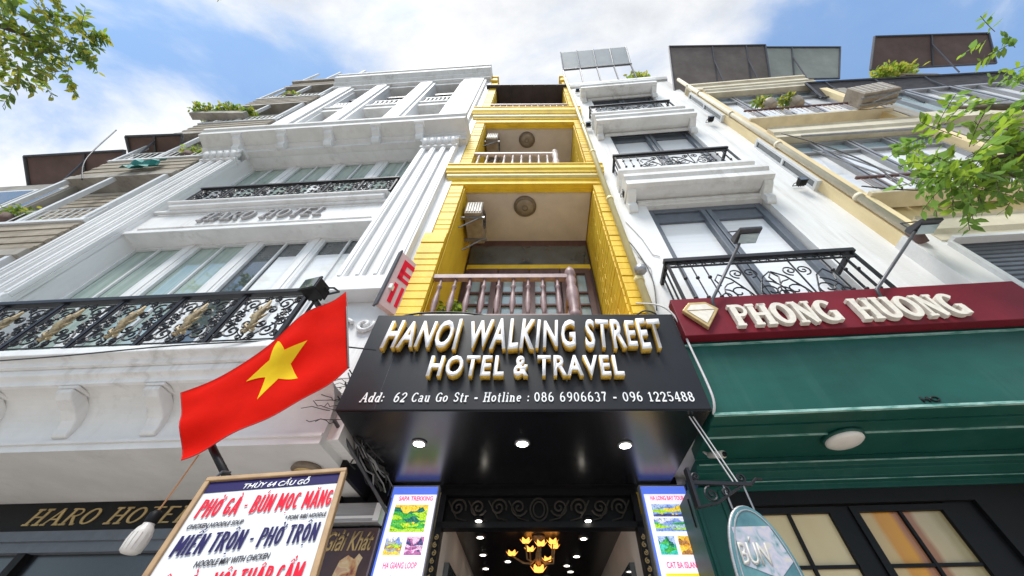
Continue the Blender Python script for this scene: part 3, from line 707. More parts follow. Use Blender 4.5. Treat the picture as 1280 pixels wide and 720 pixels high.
# ================================================================== YELLOW TUBE HOTEL
def baluster(mb, x, y, z0, h, r=.03, n=8):
    mb.lathe([(r*.55, 0), (r*.6, h*.08), (r*1.0, h*.22), (r*1.15, h*.34), (r*.75, h*.56), (r*.55, h*.72), (r*.95, h*.76), (r*.95, h*.79), (r*.5, h*.83), (r*.55, h)], (x, y, z0), 'z', n)
def yellow_house():
    rt = empty('tube_building', (FY[0], FY[1], 0), FY[2],
        'narrow yellow hotel with open balconies one above the other, between the two white facades', 'building')
    Wd = 2.87; Db = 1.15
    b = MB(); rows = 24
    b.box(.035, .315, 0.02, 7.5, 3.2, 16.9)
    b.build('wall', M['yellow'], rt)
    b = MB(); b.box(2.675, Wd-.015, .02, 7.5, 3.2, 16.9); b.build('wall', M['yellow'], rt)
    # rendered blocks on both piers
    prn = random.Random(12)
    for (x0, x1, xin, sgn) in ((.005, .33, .345, 1), (2.665, Wd, 2.65, -1)):
        p = MB(); z = 4.2; lv = 0
        while z < 16.6:
            h = .135*prn.uniform(.93, 1.07)
            k_ = 0 if z < 8.2 else 1 if z < 12 else 2
            if k_ != lv:
                p.build('pier', M['yellow'], rt, bevel=.006); p = MB(); lv = k_
            if not (7.82 < z+h and z < 8.62) and not (11.7 < z+h and z < 12.75):
                a0 = x0+(.10 if sgn > 0 and z > 6.05 else 0)
                jt = prn.uniform(-.008, .006)
                p.box(a0, x1, (-.03 if z < 6.05 or sgn < 0 else .0)+jt, .05, z, z+h-.012)
                if sgn < 0:       # shallow coursed blocks on the inner face of the right pier
                    off = .17 if int(z/.135) % 2 else 0
                    cuts = [.05, .38+off, .72+off*.6, 1.13]
                    for d0, d1 in zip(cuts, cuts[1:]):
                        p.box(xin+prn.uniform(-.004, .004), x0+.02, d0+.004, d1-.006, z, z+h-.010)
            z += h
        p.build('pier', M['yellow'], rt, bevel=.006)
    MB().box(.335, .345, .05, 1.13, 4.2, 15.6).build('inner_wall', M['yellow'], rt)
    # finials at top of piers
    for x in (.16, 2.76):
        f = MB(); f.box(x-.13, x+.13, -.06, .3, 16.9, 17.05); f.box(x-.09, x+.09, -.02, .2, 17.05, 17.6); f.box(x-.13, x+.13, -.06, .26, 17.6, 17.75)
        f.lathe([(.05, 0), (.10, .07), (.11, .14), (.06, .23), (.015, .27)], (x, .1, 17.75), 'z', 10)
        f.build('finial', M['yellow'], rt)
    # slabs with cornices and ceilings
    for zb, zt, d_out in ((7.91, 8.52, .10), (11.76, 12.66, .12), ):
        h = zt-zb
        c = MB(); c.use(M['yellow'])
        c.prof([(.10, zb), (.0, zb), (.0, zb+h*.22), (-.03, zb+h*.24), (-.03, zb+h*.3), (.1, zb+h*.3)], .0, Wd)
        c.use(M['yellow_l']).prof([(.1, zb+h*.3), (-.04, zb+h*.3), (-.07, zb+h*.36), (-.07, zb+h*.5), (.1, zb+h*.52)], -.02, Wd+.02)  # paler band paints in the top light on the chamfer
        c.use(M['yellow']).prof([(.1, zb+h*.52), (-.09, zb+h*.52), (-d_out, zb+h*.62), (-d_out-.03, zb+h*.7), (-d_out-.03, zt-.04), (-d_out-.05, zt-.03), (-d_out-.05, zt), (.1, zt)], -.05, Wd+.05)
        c.build('cornice', M['yellow'], rt)
        MB().box(.33, 2.66, .1, 1.24, zb+.02, zt-.05).build('ceiling', M['ceil'], rt)
        MB().box(.33, 2.66, .102, .16, zb-.03, zb+.02).build('ceiling_edge', M['yellow'], rt)
    # balcony floor hidden behind the sign and roof
    MB().box(.0, Wd, -.02, 1.24, 4.22, 4.42).build('balcony_slab', M['yellow'], rt)
    b = MB(); b.box(-.0, Wd, -.12, 2.2, 15.75, 15.82)
    for i in range(8): b.box(.02+i*.4, .06+i*.4, -.1, 2.1, 15.70, 15.75)
    b.build('roof', M['dkroof'], rt)
    # ceiling lamps
    for z in (7.93, 11.78):
        L = MB(); L.use(M['lamp_b']).lathe([(.21, 0), (.215, -.03), (.175, -.06)], (1.43, .455, z), 'z', 28)
        L.use(M['ac_b']).lathe([(.172, -.045), (.15, -.075), (.08, -.09), (.01, -.095)], (1.43, .455, z), 'z', 28)
        lo = L.build('ceiling_lamp', M['lamp_b'], rt)
        q = MB(); q.tube([(1.43+.05*math.cos(R(t)), .455+.05*math.sin(R(t)), z-.10) for t in range(0, 360, 30)], .012, 5, True)
        q.build('lamp_rim', M['lamp_b'], lo)
    # back walls with timber doors
    for z0, zc in ((4.42, 7.91), (8.52, 11.76), (12.66, 15.7)):
        b = MB(); b.box(.33, 2.66, 1.241, 1.4, z0-.1, zc+.35); b.build('back_wall', M['brown'] if z0 < 8 else M['ceil'], rt)
        h = zc-z0; zt = z0+h*.72
        b = MB(); b.box(.36, 2.63, 1.20, 1.24, zt, zt+.12); b.build('door_beam', M['yellow'], rt)
        b = MB(); b.box(.36, 2.63, 1.215, 1.24, zt+.14, zc-.22); b.build('transom', M['gl_dark'], rt)
        for i in range(4):
            x0 = .42+i*.55
            f = MB()
            f.box(x0, x0+.09, 1.17, 1.24, z0, zt-.04); f.box(x0+.43, x0+.52, 1.17, 1.24, z0, zt-.04)
            f.box(x0+.09, x0+.43, 1.18, 1.24, z0, z0+.9); f.box(x0+.09, x0+.43, 1.17, 1.24, zt-.18, zt-.04)
            for k in range(1, 4): f.box(x0+.09, x0+.43, 1.18, 1.21, z0+.9+k*.3, z0+.94+k*.3)
            f.box(x0+.245, x0+.275, 1.182, 1.212, z0+.9, zt-.18)
            fo = f.build('door', M['brown'], rt)
            MB().box(x0+.09, x0+.43, 1.222, 1.235, z0+.9, zt-.18).build('pane', M['gl_pale'], fo)
    # balcony railings of turned timber balusters
    def rail(z0, h, u1, m, full=False):
        r_ = MB(); n = 9 if not full else 12
        r_.box(.32, u1+.03, -.0, .07, z0+h-.07, z0+h); r_.box(.32, u1, .01, .06, z0+.03, z0+.09)
        for i in range(n):
            x = .36+(u1-.36)*(i+.4)/n
            baluster(r_, x, .035, z0+.09, h-.16, .033)
        ro = r_.build('railing', m, rt)
        if not full:
            p = MB(); p.lathe([(.06, 0), (.07, .1), (.045, .16), (.07, .35), (.075, .5), (.05, .62), (.07, h-.1), (.05, h-.02), (.075, h+.02), (.06, h+.1), (.02, h+.17)], (u1+.06, .035, z0), 'z', 12)
            p.build('newel_post', m, ro)
            q = MB(); q.box(u1+.03, u1+.09, .07, 1.15, z0+h-.07, z0+h)
            for i in range(6): baluster(q, u1+.06, .15+i*.18, z0+.05, h-.12, .03)
            q.build('side_railing', m, ro)
    rail(4.42, .80, 1.98, M['mauve']); rail(8.55, .98, 2.0, M['railpink']); rail(12.68, 1.0, 2.62, M['railpink'], True)
    # ---- entrance, transom and lobby
    MB().box(.0, 3.0, 1.045, 1.235, 3.131, 4.215).build('lintel', M['black'], rt)
    b = MB()
    for a, c in ((.0, .17), (3.07, 3.1)): MB().box(a, c, .95, 1.3, 0, 3.12).build('jamb', M['black'], rt)
    b = MB(); b.box(.64, 2.60, 1.14, 1.22, 3.07, 3.13); b.box(.64, 2.60, 1.12, 1.24, 2.78, 2.83); b.box(.64, .70, 1.12, 1.24, 0, 3.07); b.box(2.54, 2.60, 1.12, 1.24, 0, 3.07)
    b.build('door_frame', M['black'], rt)
    MB().box(.70, 2.54, 1.21, 1.225, 2.83, 3.07).build('transom_backing', M['black'], rt)
    t = MB(); y = 1.17; cz = 2.95
    t.tube([(1.62+.085*math.cos(R(a)), y, cz+.10*math.sin(R(a))) for a in range(0, 360, 20)], .010, 5, True)
    t.tube([(1.62+.055*math.cos(R(a)), y, cz+.07*math.sin(R(a))) for a in range(0, 360, 20)], .008, 5, True)
    for sx in (-1, 1):
        for k in range(4):
            cx = 1.62+sx*(.20+.20*k)
            t.tube(spiral(cx, cz+.02, .085, 1.7, 200 if sx > 0 else -20, -sx*(1 if k % 2 else -1), y), .010, 5)
            t.tube([(cx-sx*.1, y, cz-.1), (cx, y, cz-.075), (cx+sx*.10, y, cz+.08)], .008, 5)
    t.build('transom_scrolls', M['scroll'], rt)
    for x0 in (.645, 2.545):     # gilded scroll strips on the jambs
        g = MB(); z = 2.7; k = 0
        while z > .3:
            g.tube(spiral(x0+.025, z, .022, 1.4, 90, 1 if k % 2 else -1, 1.112, 14), .005, 4); z -= .06; k += 1
        g.build('jamb_scrolls', M['bead'], rt)
    for u in (1.05, 2.08):
        q = MB(); q.use(M['black']).lathe([(.045, 0), (.045, -.03), (.036, -.036)], (u, 1.085, 2.858), 'z', 14); q.use(M['emit_s']).lathe([(.034, -.028), (.028, -.040), (.008, -.043)], (u, 1.085, 2.858), 'z', 14); q.box(u-.012, u+.012, 1.085, 1.13, 2.858, 2.87)
        q.build('door_light', M['emit_s'], rt)
    b = MB(); b.box(.70, 2.54, 1.24, 6.5, 2.97, 3.02); b.build('lobby_ceiling', M['gloss'], rt)
    for a, c in ((.62, .70), (2.54, 2.62)): MB().box(a, c, 1.24, 6.5, 0, 2.97).build('lobby_wall', M['ceil'], rt)
    MB().box(.70, 2.54, 6.4, 6.5, .0, 2.97).build('lobby_back_wall', M['brown'], rt)
    for i in range(5):
        for a, c in ((.70, .75), (2.49, 2.54)): MB().box(a, c, 1.5+i*.9, 2.2+i*.9, .9, 2.6).build('lobby_mirror', M['gl_dark'], rt)
    for (x, y) in ((-.59, 4.84), (-.62, 5.51), (-.64, 6.14), (.59, 4.89), (.56, 5.58), (.46, 6.0), (.53, 6.3), (-.32, 5.8), (.2, 6.6), (-.55, 4.1), (.62, 4.12)):
        q = MB(); q.use(M['alu']).lathe([(.055, 0), (.06, -.008), (.042, -.012)], (x+1.55, y-2.8, 2.968), 'z', 16)
        q.use(M['emit_s']).lathe([(.040, -.004), (.036, -.013), (.01, -.014)], (x+1.55, y-2.8, 2.968), 'z', 16)
        q.build('downlight', M['emit_s'], rt)
    return rt
yellow_house()
# chandelier
ch = empty('chandelier', to_world(FY, 1.62, 2.05, 2.97), FY[2], 'brass chandelier with lit amber flower shades hanging in the hotel lobby', 'chandelier')
b = MB(); b.lathe([(.07, 0), (.08, -.02), (.015, -.05), (.012, -.12), (.03, -.16), (.035, -.22), (.01, -.27)], (0, 0, 0), 'z', 14)
for i in range(7):
    a = 2*math.pi*i/7+.3
    rr = .30 if i % 2 else .19; zz_ = -.17 if i % 2 else -.10
    b.tube([(0, 0, -.19), (.08*math.cos(a), .08*math.sin(a), -.25), (.17*math.cos(a), .17*math.sin(a), -.24), (rr*math.cos(a), rr*math.sin(a), zz_)], .009, 5)
b.build('stem', M['gold'], ch)
def flower(c, s):
    q = MB()
    for k in range(6):
        a = 2*math.pi*k/6
        dirv = Vector((math.cos(a), math.sin(a), 0)); side = Vector((-math.sin(a), math.cos(a), 0)); c_ = Vector(c)
        pts = []
        for t, wv, h in ((.15, .25, 0), (.6, .42, .1), (.95, .34, .45), (1.25, .05, .75)):
            pts += [c_+(dirv*t-side*wv+Vector((0, 0, h)))*s, c_+(dirv*t+side*wv+Vector((0, 0, h)))*s]
        q.add(pts, [(0, 1, 3, 2), (2, 3, 5, 4), (4, 5, 7, 6)])
    q.ball((c[0], c[1], c[2]+s*.35), s*.35, 6)
    return q.build('shade', M['emit_a'], ch)
for i in range(7):
    a = 2*math.pi*i/7+.3
    rr = .30 if i % 2 else .19; zz_ = -.17 if i % 2 else -.10
    flower((rr*math.cos(a), rr*math.sin(a), zz_), .055)
flower((0, 0, -.33), .072)
# air conditioners on the left balcony wall
def aircon(loc, rz, label, grp=None, sx=.30, sy=.62, sz=.42):
    t = empty('air_conditioner', loc, rz, label, 'air conditioner', grp)
    b = MB(); b.box(0, sx, 0, sy, 0, sz); b.build('casing', M['ac_b'], t, bevel=.015)
    f = MB()
    for i in range(6): f.box(.03+i*sx*.15, .03+i*sx*.15+.022, -.014, -.001, .05, sz-.05)
    f.build('front_fins', M['ac_w'], t)
    g = MB()
    for r_ in (.06, .11, .16): g.tube([(sx+.012, sy*.4+r_*math.cos(R(a)), sz*.5+r_*math.sin(R(a))) for a in range(0, 360, 24)], .006, 4, True)
    g.build('fan_grille', M['steel_d'], t)
    for yb in (.08, sy-.1):
        h = MB(); h.box(-.06, sx+.05, yb-.02, yb+.02, -.045, -.003); h.tube([(-.05, yb, -.35), (sx*.8, yb, -.04)], .012, 4); h.build('bracket', M['steel'], t)
    return t
aircon(to_world(FY, .40, .20, 7.18), FY[2], 'beige air conditioner on the left wall of the lower yellow balcony', 'air conditioners of the yellow hotel')
aircon(to_world(FY, .40, .20, 11.1), FY[2], 'small air conditioner on the left wall of the upper yellow balcony', 'air conditioners of the yellow hotel')
# yellow downpipe
t = empty('drainpipe', to_world(FY, 2.80, -.16, 4.3), FY[2], 'pale yellow drainpipe running up the right pier of the yellow hotel', 'drainpipe')
b = MB(); b.tube([(0, 0, 0), (0, 0, 8.0), (-.03, 0, 12.8)], .045, 8); b.build('pipe', M['pipe_y'], t)
for z in (.55, 2.6, 4.7, 6.6): MB().lathe([(.058, 0), (.058, .07)], (0, 0, z), 'z', 10).build('clamp', M['pipe_y'], t)
b = MB(); b.lathe([(.045, 0), (.07, .03), (.07, .09), (.03, .12)], (.02, -.08, .62), 'z', 8); b.tube([(0, 0, .6), (.02, -.06, .66)], .02, 5); b.build('valve', M['alu'], t)

# ================================================================== HOTEL SIGN
sg = empty('signboard', to_world(FY, 0, -.3, 3.135), FY[2], 'big black sign box of the walking street hotel over its entrance', 'sign')
b = MB(); b.prof([(0, 0), (0, 1.04), (.14, 1.04), (.14, .03), (1.34, .03), (1.34, 0.0)], .05, 2.93)
b.build('box', M['signblk'], sg, bevel=.006)
MB().box(.052, 2.928, .145, 1.34, .03, .9).build('box_core', M['signblk'], sg)
MB().box(.06, 2.92, .012, 1.335, -.006, -.001).build('soffit_panel', M['gloss'], sg)
b = MB()
b.box(.35-.001, .35+.001, -.0012, .0, .01, 1.03)
b.build('panel_joint', M['steel_d'], sg)
text('lettering', 'HANOI WALKING STREET', sg, .235, 2.745, .535, .915, -.075, M['letter_w'], M['letter_y'], .065, bold=.023, shear=.16, jitter=5, spacing=1.14)
text('lettering', 'HOTEL & TRAVEL', sg, .70, 2.31, .262, .475, -.07, M['letter_w'], M['letter_y'], .06, bold=.026, shear=.06, spacing=1.18)
serif_text('address_line', 'Add:  62 Cau Go Str - Hotline :', sg, .215, 1.535, .066, .152, -.006, M['white_txt'], .006, thick=.15, thin=.085, shear=.12, gap=.13)
serif_text('address_line', '086 6906637 - 096 1225488', sg, 1.575, 2.825, .066, .152, -.006, M['white_txt'], .006, thick=.145, thin=.085, gap=.15)
for x, y in ((.60, .49), (1.474, .495), (2.35, .53)):
    L = MB(); L.use(M['alu']).lathe([(.062, 0), (.066, -.010), (.052, -.014)], (x, y, -.006), 'z', 20)
    L.use(M['emit_w']).lathe([(.050, -.004), (.046, -.016), (.01, -.018)], (x, y, -.006), 'z', 20)
    L.build('downlight', M['emit_w'], sg)
# cables on and around the sign
def cable(name, pts, r, m, label, cat='cable', grp=None):
    P = [Vector(p) for p in pts]; out_ = []
    for i in range(len(P)-1):
        p0 = P[max(i-1, 0)]; p1 = P[i]; p2 = P[i+1]; p3 = P[min(i+2, len(P)-1)]
        for k in range(8):
            t_ = k/8
            out_.append(.5*((2*p1)+(p2-p0)*t_+(2*p0-5*p1+4*p2-p3)*t_*t_+(3*p1-p0-3*p2+p3)*t_**3))
    out_.append(P[-1])
    return tag(MB().tube(out_, r, 6).build(name, m), label, cat, grp)
W_ = lambda u, d, z: to_world(FY, u, d, z)
cable('cable', [W_(.15, -.24, 4.18), W_(.42, -.25, 4.25), W_(.8, -.24, 4.27), W_(1.2, -.23, 4.22), W_(1.6, -.22, 4.185)], .010, M['cable'], 'thin black cable bowed along the top edge of the black hotel sign')
cable('cable', [W_(2.7, -.1, 4.55), W_(2.86, -.28, 4.32), W_(2.95, -.31, 4.1), W_(2.965, -.31, 3.7), W_(2.97, -.31, 3.25), W_(2.95, -.25, 3.12)], .010, M['cable_w'], 'thick white cable hanging down the right edge of the black hotel sign')
cable('cable', [W_(2.55, -.15, 4.22), W_(2.68, -.25, 4.27), W_(2.78, -.27, 4.22), W_(2.80, -.25, 4.18)], .008, M['cable'], 'short black cable loop on the right top corner of the hotel sign')
# bundle of wires by the left edge of the sign: one tangle
tg = empty('cable_tangle', W_(-.05, .1, 3.2), 0, 'messy bundle of black wires hanging left of the black hotel sign', 'cables')
rnd = random.Random(3)
for k in range(26):
    m = MB(); p = Vector((rnd.uniform(-.05, .08), rnd.uniform(-.25, -.05), rnd.uniform(.15, .45)))
    e = Vector((rnd.uniform(.1, .32), rnd.uniform(.2, .7), rnd.uniform(-.25, -.1)))
    pts = [p]
    for i in range(1, 9):
        f_ = i/8; pts.append(p.lerp(e, f_)+Vector((rnd.gauss(0, .022), rnd.gauss(0, .03), rnd.gauss(0, .022)-.06*math.sin(math.pi*f_))))
    m.tube(pts, rnd.choice((.004, .006, .008)), 5); m.build('wire', M['cable'] if k % 5 else M['steel'], tg)
for k in range(16):
    m = MB(); p = Vector((rnd.uniform(-.02, .06), rnd.uniform(-.2, 0), rnd.uniform(-.05, .35)))
    a = rnd.uniform(2.4, 3.9); L = rnd.uniform(.1, .3); pts = [p]
    for i in range(1, 6):
        pts.append(p+Vector((math.cos(a)*L*i/5, -.02*i, math.sin(a)*L*i/5*.55))+Vector((rnd.gauss(0, .012), 0, rnd.gauss(0, .014))))
    m.tube(pts, .0035, 4); m.build('wire', M['cable'], tg)
m = MB(); m.tube([(-.02, -.15, .0), (.15, .3, -.2), (.3, .75, -.38)], .016, 6); m.build('conduit', M['steel_d'], tg)
# white box behind the sign top, plant on balcony
t = empty('condenser_box', W_(.34, -.13, 4.19), FY[2], 'low white metal box lying behind the left top edge of the hotel sign', 'box')
b = MB(); b.box(.08, .74, 0, .10, 0, .18); b.build('casing', M['ac_w'], t, bevel=.012)
b = MB(); b.box(.1, .72, -.012, -.001, .03, .045); b.box(.1, .72, -.012, -.001, .12, .135); b.build('trim', M['steel'], t)

def foliage(name, clumps, nleaf, size, mats, parent, seed, droop=.3):
    """leaf faces spread through uneven clumps: (centre, radii, share)"""
    rnd = random.Random(seed); b = MB(); mats = [M[k] for k in mats]
    for x in mats: b.use(x)
    tot = sum(c[2] for c in clumps)
    for (c, r_, sh) in clumps:
        for _ in range(int(nleaf*sh/tot)):
            while True:
                q = Vector((rnd.uniform(-1, 1), rnd.uniform(-1, 1), rnd.uniform(-1, 1)))
                if q.length <= 1: break
            q *= (.55+.45*rnd.random())
            p = Vector((c[0]+q.x*r_[0], c[1]+q.y*r_[1], c[2]+q.z*r_[2]))
            d = Vector((rnd.gauss(0, 1), rnd.gauss(0, 1), rnd.gauss(-droop, .6))).normalized()
            s_ = d.cross(Vector((rnd.gauss(0, .4), rnd.gauss(0, .4), 1))); s_ = s_.normalized() if s_.length > .01 else d.orthogonal().normalized()
            up = s_.cross(d).normalized()
            L = size*rnd.uniform(.6, 1.25); wv = L*.22
            b.cur = min(len(mats)-1, int(rnd.random()**1.3*len(mats)))
            pts = [p, p+d*L*.35+s_*wv+up*L*.04, p+d*L*.75+s_*wv*.75+up*L*.03, p+d*L-up*L*.06, p+d*L*.75-s_*wv*.75+up*L*.03, p+d*L*.35-s_*wv+up*L*.04, p+d*L*.5-up*L*.03]
            b.add(pts, [(0, 1, 6), (1, 2, 6), (2, 3, 6), (3, 4, 6), (4, 5, 6), (5, 0, 6)])
    me_o = b.build(name, None, parent)
    return me_o
t = empty('potted_plant', W_(.52, .45, 4.42), 0, 'leafy green plant in a pot behind the lower yellow balcony railing', 'plant')
b = MB(); b.lathe([(.09, 0), (.13, .25), (.14, .27), (.12, .27)], (0, 0, 0), 'z', 14); b.build('pot', M['awn_b'], t)
foliage('leaves', [((0, 0, .55), (.18, .18, .3), 1)], 160, .10, ['leaf_l', 'leaf'], t, 4)
# small pale red sign between pilaster and yellow pier
t = empty('hanging_sign', to_world(FH, -.05, -.16, 4.45), FH[2]+R(58), 'small pink and red vertical sign projecting beside the yellow pier', 'sign')
b = MB(); b.box(-.05, .40, -.03, .03, 0, .95); b.build('panel', M['pink'], t, bevel=.006)
b = MB(); b.box(-.07, -.05, -.035, .035, -.02, .97); b.box(.40, .42, -.035, .035, -.02, .97); b.build('sign_frame', M['steel_d'], t)
b = MB()
for z0, z1, x0, x1 in ((.1, .42, .02, .07), (.1, .42, .12, .16), (.1, .42, .21, .25), (.5, .56, .02, .3), (.62, .68, .02, .3), (.5, .86, .02, .08), (.5, .86, .30, .36), (.78, .86, .08, .30), (.1, .42, .3, .35)): b.box(x0, x1, -.034, -.031, z0, z1)
b.build('print', M['redp'], t)

# ================================================================== POSTERS BY THE DOOR
def em(name, col, e=.40):
    lo = tuple(x*.30 for x in col); hi = tuple(min(1, x*1.25+.06) for x in col)
    return ramp_mat('print_'+name, [(.30, lo), (.48, col), (.62, hi), (.75, tuple(x*.6 for x in col))], 55, .25, seed=len(name)*1.3, emit=e)
PC = {k: em(k, c) for k, c in dict(lime=(.42, .70, .03), green=(.05, .42, .06), deep=(.01, .16, .12), gold=(.95, .62, .06), sky=(.42, .55, .85), haze=(.75, .78, .92), rust=(.45, .2, .06), mauve=(.42, .14, .34), blush=(.75, .5, .68), sea=(.22, .34, .72), aqua=(.05, .55, .42), sun=(.95, .42, .05), night=(.06, .07, .2), stone=(.35, .40, .34)).items()}
def scenic(t, x0, x1, z0, z1, kind, seed):
    """small printed landscape: flat coloured ridges, one mesh per picture"""
    if not isinstance(kind, str):
        MB().box(x0, x1, -.003, -.001, z0, z1).build('picture', kind, t); return
    rn = random.Random(seed*7+len(kind)); b = MB(); w_, h_ = x1-x0, z1-z0
    lay = {'terrace': ('gold', ['deep', 'lime', 'green', 'lime', 'deep', 'green', 'lime', 'green', 'lime']), 'river': ('haze', ['sea', 'stone', 'lime', 'rust', 'stone', 'gold']),
           'blossom': ('blush', ['mauve', 'night', 'blush', 'mauve', 'blush', 'mauve']), 'isle': ('haze', ['sea', 'green', 'sky', 'lime', 'sea']), 'bay': ('sky', ['deep', 'green', 'aqua', 'green', 'aqua']),
           'sunset': ('gold', ['sun', 'rust', 'sun', 'gold', 'rust']), 'rocks': ('sky', ['sea', 'gold', 'lime', 'sea', 'night'])}[kind]
    b.use(PC[lay[0]]).poly([(x0, z0), (x1, z0), (x1, z1), (x0, z1)], -.0022, -.001)
    n = len(lay[1])
    for k, cname in enumerate(lay[1]):
        base = z1-h_*(.22+.72*k/n); pts = [(x0, z0)]
        ph = rn.uniform(0, 6); am = h_*(.16 if k < 2 else .07)*rn.uniform(.7, 1.3); fr = rn.uniform(4, 9); tl = rn.uniform(-.18, .18)*h_
        for q in range(13):
            u = q/12
            pts.append((x0+w_*u, min(z1-.002, max(z0+.003, base+am*math.sin(ph+fr*u)+am*.5*math.sin(2.3*ph+2.7*fr*u)+tl*(u-.5)))))
        pts.append((x1, z0))
        y = -.0024-.0003*k
        vs = [(x, y, z) for x, z in pts]
        m_ = []
        b.use(PC[cname])
        for q in range(1, 13):
            b.add([(pts[q][0], y, z0), (pts[q+1][0], y, z0), (pts[q+1][0], y, pts[q+1][1]), (pts[q][0], y, pts[q][1])], [(0, 1, 2, 3)])
    for _ in range(5):
        cx, cz, r_ = rn.uniform(x0+.1*w_, x1-.1*w_), rn.uniform(z0+.1*h_, z0+.6*h_), h_*rn.uniform(.03, .07)
        b.use(PC[rn.choice(lay[1]+[lay[0]])]).add([(cx+r_*1.6*math.cos(a*1.05), -.0062, cz+r_*math.sin(a*1.05)) for a in range(6)], [tuple(range(6))])
    b.build('picture', None, t)
def poster(x0, x1, label, rows, title, sub):
    t = empty('poster', to_world(FY, x0, 1.02, 0), FY[2], label, 'poster', 'backlit tour posters flanking the entrance')
    wv = x1-x0; top = 3.10
    b = MB(); b.box(0, wv, 0, .06, .4, top); b.build('panel', M['poster'], t)
    b = MB(); b.box(-.012, .0, -.012, .06, .38, top+.01); b.box(wv, wv+.012, -.012, .06, .38, top+.01); b.box(0, wv, -.01, .06, top, top+.012); b.build('poster_frame', M['alu'], t)
    b = MB(); b.box(.0, wv, -.002, -.0005, top-.07, top-.001); b.box(0, .022, -.002, -.0005, .4, top-.07); b.build('blue_border', M['poster_blue'], t)
    text('title', title, t, wv*.18, wv*.92, top-.125, top-.085, -.003, M['poster_red'], None, .002, bold=.02)
    for k, (a, c, z0, z1, m) in enumerate(rows): scenic(t, wv*a, wv*c, top-z1, top-z0, m, k)
    text('caption', sub, t, wv*.2, wv*.85, top-.655, top-.61, -.003, M['poster_red'], None, .002, bold=.015)
    return t
poster(.19, .63, 'backlit tour poster left of the entrance, green rice terraces on top', [(.14, .86, .16, .385, 'terrace'), (.13, .48, .42, .56, 'river'), (.55, .90, .42, .56, 'blossom'), (.13, .48, .70, .86, 'river'), (.55, .9, .7, .86, 'isle'), (.14, .86, .92, 1.2, 'bay')], 'SAPA TREKKING', 'HA GIANG LOOP')
poster(2.615, 3.05, 'backlit tour poster right of the entrance, boats and islands on top, yellow block below', [(.16, .86, .16, .265, 'rocks'), (.14, .92, .275, .385, 'isle'), (.14, .48, .42, .56, 'bay'), (.55, .92, .42, .56, 'sunset'), (.14, .92, .69, 1.1, M['poster_yel'])], 'HA LONG BAY TOUR', 'CAT BA ISLAND')
# small black camera box over the right poster
t = empty('security_camera', to_world(FY, 2.94, .62, 2.74), FY[2]-.4, 'small black security camera box covering the corner of the right poster', 'camera')
b = MB(); b.box(-.05, .06, -.04, .04, -.12, .10); b.build('camera_body', M['black'], t, bevel=.012)
MB().lathe([(.024, 0), (.026, -.012), (.005, -.016)], (0.0, -.04, .0), 'y', 16).build('lens', M['emit_s'] if False else M['gl_pale'], t)
b = MB(); b.tube([(.02, .02, .05), (.10, .2, .12), (.12, .4, .16)], .014, 6); b.build('bracket', M['iron'], t)
# white bullet camera under the green soffit
t = empty('security_camera', to_world(FW, .16, .18, 3.03), FW[2], 'little white bullet camera under the green canopy beside the black sign', 'camera')
b = MB(); b.tube([(0, .08, .02), (.06, -.06, -.04)], [.026, .030], 12); b.build('camera_body', M['ac_w'], t)
b = MB(); b.tube([(.062, -.064, -.042), (.066, -.072, -.045)], .02, 12); b.build('lens', M['black'], t)
b = MB(); b.tube([(0, .08, .02), (-.02, .12, .07)], .012, 6); b.build('bracket', M['ac_w'], t)

